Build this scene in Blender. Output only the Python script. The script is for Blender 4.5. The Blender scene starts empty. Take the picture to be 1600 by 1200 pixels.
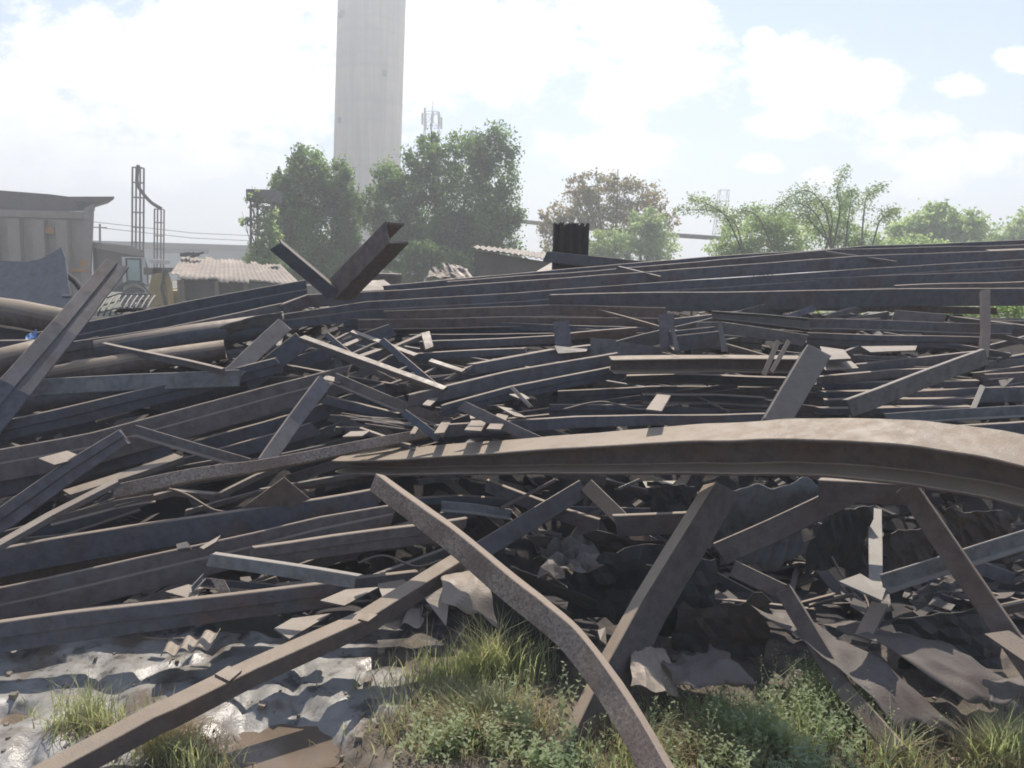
import bpy, bmesh, math, random
import numpy as np
from mathutils import Vector, Matrix, noise as mnoise

random.seed(7)
rng = np.random.default_rng(11)
S = bpy.context.scene
COL = S.collection
R = math.radians

# ------------------------------------------------------------------ camera, sky, sun, exposure
F = 1209.0                      # focal length in photo pixels (photo 1600 wide)
PITCH, ROLL = R(8.2), R(1.5)
CAM = Vector((0, 0, 1.6))
FWD = Vector((0, math.cos(PITCH), -math.sin(PITCH)))
UP0 = Vector((0, math.sin(PITCH), math.cos(PITCH)))
RT0 = Vector((1, 0, 0))
RT = RT0 * math.cos(ROLL) + UP0 * math.sin(ROLL)
UP = UP0 * math.cos(ROLL) - RT0 * math.sin(ROLL)
cd = bpy.data.cameras.new("camera"); cam = bpy.data.objects.new("camera", cd); COL.objects.link(cam)
cd.sensor_width = 36; cd.lens = 36 * F / 1600; cd.clip_start = 0.05; cd.clip_end = 6000
cam.matrix_world = Matrix(((RT.x, UP.x, -FWD.x, CAM.x), (RT.y, UP.y, -FWD.y, CAM.y), (RT.z, UP.z, -FWD.z, CAM.z), (0, 0, 0, 1)))
S.camera = cam
SUN_EL, SUN_AZ = 56.0, 4.0      # degrees above the horizon, degrees to the right of straight ahead (+Y)
sd = bpy.data.lights.new("sun", 'SUN'); so = bpy.data.objects.new("sun", sd); COL.objects.link(so)
sd.energy = 4.1; sd.angle = R(0.5); sd.color = (1.0, 0.915, 0.8)
so.rotation_euler = (R(90 - SUN_EL), 0, R(180 - SUN_AZ))
so.location = (0, 0, 30)
S.view_settings.view_transform = 'Standard'; S.view_settings.look = 'None'
S.view_settings.gamma = 1; S.view_settings.exposure = 0.66
S.view_settings.use_curve_mapping = False
S.cycles.use_denoising = True
S.cycles.max_bounces = 6; S.cycles.diffuse_bounces = 3; S.cycles.glossy_bounces = 3
S.cycles.transparent_max_bounces = 6; S.cycles.volume_bounces = 1
S.cycles.filter_width = 1.8
S.cycles.sample_clamp_indirect = 6

def ray(px, py):
    return FWD + RT * ((px - 800) / F) + UP * ((600 - py) / F)
def P(px, py, d):               # a photo pixel and its distance along the view axis -> point in the yard
    return CAM + ray(px, py) * d
DT = [(150, 7.6), (350, 7.0), (400, 6.6), (450, 6.0), (500, 5.45), (550, 4.95), (600, 4.6), (700, 4.15), (800, 3.8), (900, 3.5), (1000, 3.2), (1100, 2.78), (1200, 2.45), (1400, 2.1)]
def D(py):                      # how far the face of the heap is at that height of the photo
    for (a, da), (b, db) in zip(DT, DT[1:]):
        if py <= b:
            k = max(0, (py - a) / (b - a)); return da + (db - da) * k
    return DT[-1][1]
def U(px, py, z):               # photo pixel -> point on the level z
    r = ray(px, py); return CAM + r * ((z - CAM.z) / r.z)

# --- sky: Nishita with cumulus mixed in by direction
def build_world():
    w = bpy.data.worlds.new("World"); S.world = w; w.use_nodes = True
    nt = w.node_tree; N = nt.nodes; L = nt.links; N.clear()
    def n(t, **k):
        x = N.new(t)
        for a, b in k.items(): setattr(x, a, b)
        return x
    def math_(op, a, b=None, c=None, clamp=False):
        m = n('ShaderNodeMath', operation=op); m.use_clamp = clamp
        for i, v in enumerate((a, b, c)):
            if v is None: continue
            if isinstance(v, (int, float)): m.inputs[i].default_value = v
            else: L.new(v, m.inputs[i])
        return m.outputs[0]
    sky = n('ShaderNodeTexSky', sky_type='NISHITA'); sky.sun_disc = False
    sky.sun_elevation = R(SUN_EL); sky.sun_rotation = R(SUN_AZ)
    sky.air_density = 1.0; sky.dust_density = .3; sky.ozone_density = 3.0
    bg = n('ShaderNodeBackground'); bg.inputs[1].default_value = 0.09
    L.new(sky.outputs[0], bg.inputs[0])
    tc = n('ShaderNodeTexCoord'); sp = n('ShaderNodeSeparateXYZ'); L.new(tc.outputs['Generated'], sp.inputs[0])
    x, y, z = sp.outputs
    yy = math_('MAXIMUM', math_('ABSOLUTE', y), 0.05)
    u = math_('DIVIDE', x, yy); v = math_('DIVIDE', z, yy)
    cmb = n('ShaderNodeCombineXYZ'); L.new(u, cmb.inputs[0]); L.new(v, cmb.inputs[1])
    # wobble of the outlines
    no = n('ShaderNodeTexNoise'); no.inputs['Scale'].default_value = 11; no.inputs['Detail'].default_value = 9; no.inputs['Roughness'].default_value = .66
    mp = n('ShaderNodeMapping'); mp.inputs['Scale'].default_value = (1, 1.5, 1); L.new(cmb.outputs[0], mp.inputs[0]); L.new(mp.outputs[0], no.inputs[0])
    wob = math_('MULTIPLY', math_('SUBTRACT', no.outputs[0], 0.5), 2.3)
    blobs = [(1270, 130, 130, 85), (1365, 135, 70, 60), (1230, 195, 90, 30), (1050, 130, 130, 60), (960, 150, 90, 50), (1000, 40, 150, 70), (1480, 245, 130, 45), (1420, 195, 90, 40),
             (1190, 255, 50, 18), (1560, 225, 70, 25), (1590, 95, 45, 26), (1500, 138, 60, 24), (1190, 60, 30, 22), (960, 240, 160, 45), (1290, 275, 60, 22), (1450, 290, 90, 25),
             (700, 60, 330, 130), (300, 120, 420, 160), (250, 250, 260, 60), (20, 200, 200, 150), (-300, 100, 300, 250), (500, -60, 500, 120), (90, 60, 60, 30), (1750, 120, 90, 40), (1700, 300, 130, 40)]
    cov = None
    for bx, by, rx, ry in blobs:
        r = ray(bx, by); cu, cv = r.x / r.y, r.z / r.y
        a = math_('DIVIDE', math_('SUBTRACT', u, cu), rx / F); b = math_('DIVIDE', math_('SUBTRACT', v, cv), ry / F)
        q = math_('SUBTRACT', 1.0, math_('SQRT', math_('ADD', math_('MULTIPLY', a, a), math_('MULTIPLY', b, b))))
        cov = q if cov is None else math_('MAXIMUM', cov, q)
    front = math_('GREATER_THAN', y, 0.05)
    cov = math_('MAXIMUM', cov, -1.0)
    m = math_('ADD', cov, wob)
    ms = n('ShaderNodeMapRange', interpolation_type='SMOOTHSTEP'); L.new(m, ms.inputs[0])
    ms.inputs[1].default_value = 0.08; ms.inputs[2].default_value = 0.55
    # elsewhere in the sky: scattered cloud
    no2 = n('ShaderNodeTexNoise'); no2.inputs['Scale'].default_value = 2.6; no2.inputs['Detail'].default_value = 6; L.new(tc.outputs['Generated'], no2.inputs[0])
    m2 = n('ShaderNodeMapRange', interpolation_type='SMOOTHSTEP'); L.new(no2.outputs[0], m2.inputs[0]); m2.inputs[1].default_value = .6; m2.inputs[2].default_value = .75
    mask = math_('ADD', math_('MULTIPLY', ms.outputs[0], front), math_('MULTIPLY', m2.outputs[0], math_('SUBTRACT', 1.0, front)))
    above = n('ShaderNodeMapRange'); L.new(z, above.inputs[0]); above.inputs[1].default_value = 0.0; above.inputs[2].default_value = 0.08
    mask = math_('MULTIPLY', math_('MULTIPLY', mask, above.outputs[0]), 0.85)
    cl = n('ShaderNodeBackground'); cl.inputs[0].default_value = (1, 0.985, 0.96, 1)
    sh = n('ShaderNodeMapRange'); L.new(no.outputs[0], sh.inputs[0]); sh.inputs[1].default_value = .3; sh.inputs[2].default_value = .7; sh.inputs[3].default_value = .78; sh.inputs[4].default_value = 1.25
    L.new(sh.outputs[0], cl.inputs[1])
    mx = n('ShaderNodeMixShader'); L.new(mask, mx.inputs[0]); L.new(bg.outputs[0], mx.inputs[1]); L.new(cl.outputs[0], mx.inputs[2])
    out = n('ShaderNodeOutputWorld'); L.new(mx.outputs[0], out.inputs[0])
build_world()

# ------------------------------------------------------------------ materials
class NT:
    def __init__(s, name):
        s.m = bpy.data.materials.new(name); s.m.use_nodes = True
        s.t = s.m.node_tree; s.N = s.t.nodes; s.L = s.t.links; s.N.clear()
        s.out = s.N.new('ShaderNodeOutputMaterial')
        s.tc = s.N.new('ShaderNodeTexCoord'); s.geo = s.N.new('ShaderNodeNewGeometry')
    def link(s, a, b): s.L.new(a, b)
    def noise(s, scale, detail=4, rough=.55, src=None, stretch=None, dist=0):
        n = s.N.new('ShaderNodeTexNoise'); n.inputs['Scale'].default_value = scale; n.inputs['Detail'].default_value = detail
        n.inputs['Roughness'].default_value = rough; n.inputs['Distortion'].default_value = dist
        v = src or s.tc.outputs['Object']
        if stretch:
            mp = s.N.new('ShaderNodeMapping'); mp.inputs['Scale'].default_value = stretch; s.L.new(v, mp.inputs[0]); v = mp.outputs[0]
        s.L.new(v, n.inputs['Vector']); return n.outputs[0]
    def rng(s, v, a, b, c=0, d=1, smooth=True):
        n = s.N.new('ShaderNodeMapRange'); n.interpolation_type = 'SMOOTHSTEP' if smooth else 'LINEAR'
        s.L.new(v, n.inputs[0])
        for i, q in enumerate((a, b, c, d)): n.inputs[i + 1].default_value = q
        return n.outputs[0]
    def mix(s, f, a, b, mode='MIX'):
        n = s.N.new('ShaderNodeMix'); n.data_type = 'RGBA'; n.blend_type = mode
        if isinstance(f, (int, float)): n.inputs[0].default_value = f
        else: s.L.new(f, n.inputs[0])
        for i, c in ((6, a), (7, b)):
            if isinstance(c, tuple): n.inputs[i].default_value = (*c, 1)
            else: s.L.new(c, n.inputs[i])
        return n.outputs[2]
    def ramp(s, v, cols):
        n = s.N.new('ShaderNodeValToRGB'); e = n.color_ramp.elements
        e[0].position, e[0].color = cols[0][0], (*cols[0][1], 1); e[1].position, e[1].color = cols[-1][0], (*cols[-1][1], 1)
        for p, c in cols[1:-1]:
            q = e.new(p); q.color = (*c, 1)
        s.L.new(v, n.inputs[0]); return n.outputs[0]
    def mul(s, a, b, op='MULTIPLY'):
        n = s.N.new('ShaderNodeMath'); n.operation = op
        for i, v in enumerate((a, b)):
            if isinstance(v, (int, float)): n.inputs[i].default_value = v
            else: s.L.new(v, n.inputs[i])
        return n.outputs[0]
    def nz(s):
        q = s.N.new('ShaderNodeSeparateXYZ'); s.L.new(s.geo.outputs['True Normal'], q.inputs[0]); return q.outputs[2]
    def rand(s):
        return s.N.new('ShaderNodeObjectInfo').outputs['Random']
    def bump(s, h, strength, dist):
        b = s.N.new('ShaderNodeBump'); b.inputs['Strength'].default_value = strength; b.inputs['Distance'].default_value = dist
        s.L.new(h, b.inputs['Height']); return b.outputs[0]
    def bsdf(s, col, rough=.7, normal=None, metal=0, spec=.5, trans=None):
        b = s.N.new('ShaderNodeBsdfPrincipled')
        if isinstance(col, tuple): b.inputs['Base Color'].default_value = (*col, 1)
        else: s.L.new(col, b.inputs['Base Color'])
        if isinstance(rough, (int, float)): b.inputs['Roughness'].default_value = rough
        else: s.L.new(rough, b.inputs['Roughness'])
        b.inputs['Metallic'].default_value = metal; b.inputs['Specular IOR Level'].default_value = spec
        if normal is not None: s.L.new(normal, b.inputs['Normal'])
        o = b.outputs[0]
        if trans:
            t = s.N.new('ShaderNodeBsdfTranslucent')
            if isinstance(trans[1], tuple): t.inputs[0].default_value = (*trans[1], 1)
            else: s.L.new(trans[1], t.inputs[0])
            mx = s.N.new('ShaderNodeMixShader'); mx.inputs[0].default_value = trans[0]
            s.L.new(o, mx.inputs[1]); s.L.new(t.outputs[0], mx.inputs[2]); o = mx.outputs[0]
        s.L.new(o, s.out.inputs[0]); return s.m

def m_steel(name, cols, dust=(.32, .26, .205), rust=(.14, .07, .042), dustamt=1.0, rough=.62, rustamt=.55, nlo=.4, nhi=.85):
    k = NT(name)
    base = k.ramp(k.rand(), cols)
    big = k.noise(3.5, 5, .6); mid = k.noise(17, 6, .65); fine = k.noise(140, 3, .6)
    base = k.mix(k.mul(k.rng(big, .45, .72), rustamt), base, rust)
    base = k.mix(k.rng(mid, .35, .75, 0, .5), base, (.045, .042, .042))
    base = k.mix(k.rng(k.noise(32, 4, .7), .6, .75, 0, .35), base, (.17, .15, .135))
    d = k.mul(k.rng(k.nz(), nlo, nhi), k.rng(mid, .2, .55, .72, 1.0))
    d = k.mul(d, dustamt)
    col = k.mix(d, base, k.mix(k.rng(big, .35, .65), dust, tuple(c * .86 for c in dust)))
    col = k.mix(k.mul(k.rng(fine, .5, .75, 0, .35), d), col, (.16, .125, .1))
    h = k.mul(k.mul(mid, .6), fine, 'ADD')
    ro = k.rng(mid, .3, .7, rough - .1, rough + .22)
    return k.bsdf(col, ro, k.bump(h, .45, .004), spec=.42)

M = {}
DUSTY = (.33, .265, .2)
M['steel'] = m_steel('rusted_steel', [(0, (0.130, 0.131, 0.151)), (.3, (0.112, 0.125, 0.155)), (.55, (0.155, 0.140, 0.141)), (.8, (0.097, 0.107, 0.133)), (1, (0.146, 0.144, 0.157))], rustamt=.5)
M['dusty'] = m_steel('dusty_brown_steel', [(0, (.14, .115, .105)), (1, (.12, .1, .095))], dust=DUSTY, rustamt=.6, nlo=.15, nhi=.6)
M['brown'] = m_steel('brown_rusted_steel', [(0, (.145, .118, .108)), (1, (.12, .102, .098))], rustamt=.5)
M['grey'] = m_steel('dusty_grey_steel', [(0, (.12, .115, .112)), (1, (.155, .145, .138))], rust=(.13, .1, .085), dust=(.3, .265, .23))
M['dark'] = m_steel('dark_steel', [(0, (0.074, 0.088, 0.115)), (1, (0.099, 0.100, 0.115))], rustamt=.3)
M['galv'] = m_steel('galvanised_steel', [(0, (.16, .18, .2)), (1, (.2, .215, .225))], rust=(.11, .105, .1), dust=(.34, .31, .27))
M['blue'] = m_steel('faded_blue_plate', [(0, (.13, .155, .19)), (1, (.135, .16, .19))], rust=(.12, .13, .15), dustamt=.5, rustamt=.3)
M['sheet'] = m_steel('dusty_sheet_metal', [(0, (.11, .105, .105)), (.5, (.13, .115, .105)), (1, (.095, .1, .11))], dust=(.33, .275, .22), rough=.5)

M['halfsunlit'] = m_steel('painted_sunlit_steel', [(0, (.115, .1, .095)), (1, (.1, .092, .09))], dust=(.36, .285, .215), nlo=.36, nhi=.52)  # pale tone by facing angle paints the sunlit side of the leaning beam
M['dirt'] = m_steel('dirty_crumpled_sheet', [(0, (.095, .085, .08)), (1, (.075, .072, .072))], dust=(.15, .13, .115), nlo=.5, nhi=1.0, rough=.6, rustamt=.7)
def scabby():
    k = NT('scaly_rust_bar')
    n1 = k.noise(85, 6, .75); n2 = k.noise(5, 5, .65)
    col = k.mix(k.rng(n1, .3, .7), (.14, .115, .1), (.42, .355, .3))
    col = k.mix(k.rng(n2, .42, .62, 0, .7), col, (.17, .125, .1))
    d = k.rng(k.nz(), .62, .8)
    col = k.mix(d, col, (.38, .31, .25))
    return k.bsdf(col, .85, k.bump(k.mul(n1, 1), .9, .006), spec=.3)
M['scab'] = scabby()

def plain(name, c1, c2, scale=6, rough=.75, bump=.2, spec=.35, dustc=None):
    k = NT(name); n1 = k.noise(scale, 6, .65); n2 = k.noise(scale * 9, 3, .6)
    col = k.mix(k.rng(n1, .3, .7), c1, c2); col = k.mix(k.rng(n2, .5, .8, 0, .3), col, tuple(c * .5 for c in c1))
    if dustc: col = k.mix(k.rng(k.nz(), .3, .9), col, dustc)
    return k.bsdf(col, rough, k.bump(n2, bump, .01), spec=spec)
M['truckbed'] = plain('dusty_tan_truck_steel', (.29, .25, .22), (.37, .32, .28), 1.5, .7, .1)
M['truckdark'] = plain('dark_worn_truck_steel', (.16, .14, .13), (.2, .17, .15), 1.5, .7, .1)
M['white'] = plain('dirty_white_paint', (.75, .75, .73), (.6, .57, .53), 2, .5, .05)
M['yellow'] = plain('worn_yellow_paint', (.4, .28, .1), (.3, .22, .11), 4, .6, .1)
M['orange'] = plain('faded_orange_paint', (.5, .24, .06), (.4, .2, .07), 4, .6, .1)
M['black'] = plain('dusty_rubber', (.05, .05, .05), (.09, .085, .08), 8, .85, .3)
M['wall'] = plain('grey_cladding', (.33, .33, .33), (.27, .27, .27), .4, .8, .02)
M['wallpale'] = plain('pale_cladding', (.46, .45, .44), (.4, .39, .38), .4, .8, .02)
M['roofdust'] = plain('dusty_corrugated_roof', (.42, .355, .3), (.28, .24, .205), 2.2, .9, .2)
M['shedwall'] = plain('weathered_shed_boards', (.14, .125, .115), (.1, .09, .085), 3, .9, .2)
M['wood'] = plain('old_post', (.28, .23, .19), (.2, .17, .14), 5, .9, .2)
M['lattice'] = plain('lattice_steel', (.2, .18, .17), (.15, .14, .135), 3, .7, .1)
M['char'] = plain('charred_steel', (.035, .032, .032), (.055, .048, .045), 9, .8, .6)
M['bark'] = plain('bark', (.14, .115, .09), (.1, .08, .065), 7, .95, .6)
M['glass'] = NT('cab_glass').bsdf((.35, .45, .42), .08, spec=.8)
M['plastic'] = plain('blue_plastic', (.03, .14, .42), (.2, .35, .6), 30, .35, .3)
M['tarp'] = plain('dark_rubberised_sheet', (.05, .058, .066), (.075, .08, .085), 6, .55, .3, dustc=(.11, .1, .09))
M['rope'] = M['black']

def concrete():
    k = NT('chimney_concrete')
    n1 = k.noise(.3, 6, .6, src=k.tc.outputs['Object'], stretch=(4, 4, .2)); n2 = k.noise(.14, 6, .65); n3 = k.noise(.5, 3, .5, stretch=(.02, .02, 1))
    col = k.mix(k.rng(n1, .35, .65), (.42, .33, .22), (.56, .45, .32)); col = k.mix(k.rng(n2, .4, .7, 0, .6), col, (.3, .265, .22)); col = k.mix(k.rng(n3, .5, .6, 0, .3), col, (.28, .25, .21))
    return k.bsdf(col, .9, k.bump(n1, .3, .05), spec=.2)
M['concrete'] = concrete()

def leafmat(name, c1, c2, c3, tr=.4, scale=.9, tcol=1.6):
    k = NT(name); n = k.noise(scale, 4, .6, src=k.geo.outputs['Position'])
    col = k.ramp(n, [(.3, c1), (.5, c2), (.72, c3)])
    b = k.mix(1.0, col, (tcol, tcol * 1.05, tcol * .7), 'MULTIPLY')
    return k.bsdf(col, .55, spec=.35, trans=(tr, b))
M['leaf'] = leafmat('broad_leaves', (.055, .09, .038), (.12, .185, .07), (.25, .34, .125), tr=.58)  # highlight and shade clumps of the backlit crowns painted into the leaf colour
M['leafb'] = leafmat('browning_leaves', (.27, .19, .13), (.25, .2, .13), (.2, .23, .1), tr=.55, scale=.35)
M['leafl'] = leafmat('pale_green_leaves', (.21, .28, .16), (.3, .37, .21), (.38, .43, .27), tr=.65)
M['grass'] = leafmat('grass_blades', (.25, .29, .175), (.36, .38, .245), (.5, .46, .34), tr=.5, scale=3.5)
M['weed'] = leafmat('weed_leaves', (.22, .285, .175), (.32, .38, .24), (.42, .44, .3), tr=.5, scale=4)
M['weedpale'] = leafmat('pale_weed_leaves', (.17, .23, .15), (.22, .28, .19), (.27, .31, .2), tr=.3, scale=6)
M['straw'] = leafmat('dry_straw', (.25, .19, .11), (.32, .26, .16), (.38, .32, .22), tr=.3, scale=5)

def groundmat():
    k = NT('grey_wet_clay'); pos = k.geo.outputs['Position']
    n1 = k.noise(1.6, 6, .6, src=pos); n2 = k.noise(9, 6, .65, src=pos); n3 = k.noise(60, 4, .6, src=pos)
    clay = k.mix(k.rng(n2, .3, .7), (.33, .32, .305), (.23, .22, .205))
    clay = k.mix(k.rng(n1, .47, .57), clay, (.14, .112, .088))       # brown mud patches
    clay = k.mix(k.rng(n2, .55, .66, 0, .85), clay, (.06, .06, .06)); clay = k.mix(k.rng(n3, .62, .72, 0, .25), clay, (.1, .095, .09))
    sp = k.N.new('ShaderNodeSeparateXYZ'); k.link(pos, sp.inputs[0])
    soil = k.mix(k.rng(n2, .35, .65), (.16, .13, .1), (.075, .062, .05)); smask = k.rng(k.mul(sp.outputs[0], k.mul(n1, 1.6), 'ADD'), .2, .5); clay = k.mix(smask, clay, soil)
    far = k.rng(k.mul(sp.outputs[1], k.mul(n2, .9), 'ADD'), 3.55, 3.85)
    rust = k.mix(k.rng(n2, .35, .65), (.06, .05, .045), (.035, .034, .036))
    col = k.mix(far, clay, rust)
    yard = k.rng(sp.outputs[1], 9, 14); col = k.mix(yard, col, k.mix(k.rng(n1, .4, .6), (.17, .15, .12), (.09, .11, .05)))
    wet = k.rng(n1, .35, .6, .52, .28)
    wet = k.mul(wet, k.mul(k.mul(smask, far, 'MAXIMUM'), .9), 'MAXIMUM')
    return k.bsdf(col, wet, k.bump(k.mul(k.mul(n2, 1), k.mul(n3, .12), 'ADD'), .5, .02), spec=.5)
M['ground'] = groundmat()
k = NT('brown_puddle_water'); M['water'] = k.bsdf(k.mix(k.rng(k.noise(5), .3, .7), (.15, .115, .085), (.2, .155, .115)), .18, k.bump(k.noise(14, 3), .12, .01), spec=.5)

# ------------------------------------------------------------------ helpers
def tag(o, label=None, cat=None, group=None, kind=None):
    for a, b in (('label', label), ('category', cat), ('group', group), ('kind', kind)):
        if b: o[a] = b
    return o
def obj(name, verts, faces, mat, parent=None, smooth=False, centre=True):
    me = bpy.data.meshes.new(name)
    vs = [Vector(v) for v in verts]
    c = Vector((0, 0, 0))
    if centre and vs:
        lo = Vector((min(v.x for v in vs), min(v.y for v in vs), min(v.z for v in vs))); hi = Vector((max(v.x for v in vs), max(v.y for v in vs), max(v.z for v in vs)))
        c = Vector(((lo.x + hi.x) / 2, (lo.y + hi.y) / 2, lo.z))
    me.from_pydata([v - c for v in vs], [], faces); me.update()
    if smooth: me.polygons.foreach_set('use_smooth', [True] * len(me.polygons))
    me.materials.append(M[mat])
    o = bpy.data.objects.new(name, me); COL.objects.link(o)
    if parent is not None:
        o.parent = parent; o.location = c - parent.location
    else: o.location = c
    return o
def empty(name, loc, label, cat, group=None):
    o = bpy.data.objects.new(name, None); COL.objects.link(o); o.location = loc; o.empty_display_size = .1
    return tag(o, label, cat, group)

class MB:                        # gathers boxes, tubes and prisms that make ONE part
    def __init__(s): s.v = []; s.f = []
    def add(s, v, f):
        b = len(s.v); s.v += [tuple(q) for q in v]; s.f += [tuple(i + b for i in q) for q in f]
    def box(s, lo, hi):
        (a, b, c), (d, e, f) = lo, hi
        s.add([(a, b, c), (d, b, c), (d, e, c), (a, e, c), (a, b, f), (d, b, f), (d, e, f), (a, e, f)],
              [(0, 3, 2, 1), (4, 5, 6, 7), (0, 1, 5, 4), (1, 2, 6, 5), (2, 3, 7, 6), (3, 0, 4, 7)])
    def bar(s, a, b, r, n=6, r2=None, cap=True):
        a, b = Vector(a), Vector(b); t = (b - a).normalized(); r2 = r if r2 is None else r2
        x = t.orthogonal().normalized(); y = t.cross(x); v = []
        for q, rr in ((a, r), (b, r2)):
            for i in range(n):
                g = 2 * math.pi * i / n; v.append(q + x * math.cos(g) * rr + y * math.sin(g) * rr)
        f = [(i, (i + 1) % n, n + (i + 1) % n, n + i) for i in range(n)]
        if cap: f += [tuple(reversed(range(n))), tuple(range(n, 2 * n))]
        s.add(v, f)
    def tube(s, pts, r, n=6):
        pts = [Vector(p) for p in pts]; x = None; v = []
        rs = r if isinstance(r, (list, tuple)) else [r] * len(pts)
        for i, p in enumerate(pts):
            t = (pts[min(i + 1, len(pts) - 1)] - pts[max(i - 1, 0)]).normalized()
            if x is None: x = t.orthogonal().normalized()
            x = (x - t * x.dot(t)).normalized(); y = t.cross(x)
            for j in range(n):
                g = 2 * math.pi * j / n; v.append(p + x * math.cos(g) * rs[i] + y * math.sin(g) * rs[i])
        f = []
        for i in range(len(pts) - 1):
            for j in range(n):
                f.append((i * n + j, i * n + (j + 1) % n, (i + 1) * n + (j + 1) % n, (i + 1) * n + j))
        f += [tuple(reversed(range(n))), tuple(range((len(pts) - 1) * n, len(pts) * n))]
        s.add(v, f)
    def prism(s, pts, off):      # polygon of points pushed by the vector off
        pts = [Vector(p) for p in pts]; n = len(pts); off = Vector(off)
        s.add(pts + [p + off for p in pts], [tuple(range(n)), tuple(reversed(range(n, 2 * n)))] + [(i, n + i, n + (i + 1) % n, (i + 1) % n) for i in range(n)])
    def build(s, name, mat, parent=None, smooth=False): return obj(name, s.v, s.f, mat, parent, smooth)

# --- rolled steel sections: outlines in (back, up), origin at the front top corner
def section(kind, w, h, t):
    if kind == 'box': p = [(0, 0), (w, 0), (w, -h), (0, -h)]
    elif kind == 'L': p = [(0, 0), (w, 0), (w, -t), (t, -t), (t, -h), (0, -h)]
    elif kind == 'Lb': p = [(w - t, 0), (w, 0), (w, -h), (0, -h), (0, -h + t), (w - t, -h + t)]
    elif kind == 'Lf': p = [(0, 0), (w, 0), (w, -h), (w - t, -h), (w - t, -t), (0, -t)]
    elif kind == 'I': p = [(0, 0), (w, 0), (w, -t), (w / 2 + t / 2, -t), (w / 2 + t / 2, -h + t), (w, -h + t), (w, -h), (0, -h), (0, -h + t), (w / 2 - t / 2, -h + t), (w / 2 - t / 2, -t), (0, -t)]
    elif kind == 'H': p = [(0, 0), (t, 0), (t, -h / 2 + t / 2), (w - t, -h / 2 + t / 2), (w - t, 0), (w, 0), (w, -h), (w - t, -h), (w - t, -h / 2 - t / 2), (t, -h / 2 - t / 2), (t, -h), (0, -h)]
    elif kind == 'C': p = [(0, 0), (w, 0), (w, -h), (0, -h), (0, -h + t), (w - t, -h + t), (w - t, -t), (0, -t)]
    elif kind == 'Cb': p = [(0, 0), (w, 0), (w, -t), (t, -t), (t, -h + t), (w, -h + t), (w, -h), (0, -h)]
    elif kind == 'Cu': p = [(0, 0), (t, 0), (t, -h + t), (w - t, -h + t), (w - t, 0), (w, 0), (w, -h), (0, -h)]
    elif kind == 'stepD':        # two angles back to back: upper leg in front, lower leg set back
        q = min(.45 * w, .02); p = [(0, 0), (w, 0), (w, -h), (q, -h), (q, -h * .5), (0, -h * .5)]
    elif kind == 'stepU':        # upper leg set back behind a ledge
        q = min(.45 * w, .028); p = [(q, 0), (w, 0), (w, -h), (0, -h), (0, -h * .42), (q, -h * .42)]
    elif kind == 'T': p = [(0, 0), (w, 0), (w, -t), (w / 2 + t / 2, -t), (w / 2 + t / 2, -h), (w / 2 - t / 2, -h), (w / 2 - t / 2, -t), (0, -t)]
    c = min(.0035, t * .3, w * .2, h * .2); out = []; n = len(p)
    for i in range(n):           # rounded arrises
        a, b, d = Vector(p[i - 1]), Vector(p[i]), Vector(p[(i + 1) % n])
        out += [b + (a - b).normalized() * c, b + (d - b).normalized() * c]
    return out

def catmull(pts, per):
    out = []
    for i in range(len(pts) - 1):
        p0, p1, p2, p3 = pts[max(i - 1, 0)], pts[i], pts[i + 1], pts[min(i + 2, len(pts) - 1)]
        for j in range(per):
            s = j / per
            out.append(0.5 * (2 * p1 + (p2 - p0) * s + (2 * p0 - 5 * p1 + 4 * p2 - p3) * s * s + (3 * p1 - p0 - 3 * p2 + p3) * s ** 3))
    out.append(pts[-1]); return out
def lin(a, n):
    if isinstance(a, (int, float)): return [a] * n
    return [float(np.interp(i / (n - 1), np.linspace(0, 1, len(a)), a)) for i in range(n)]

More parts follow.
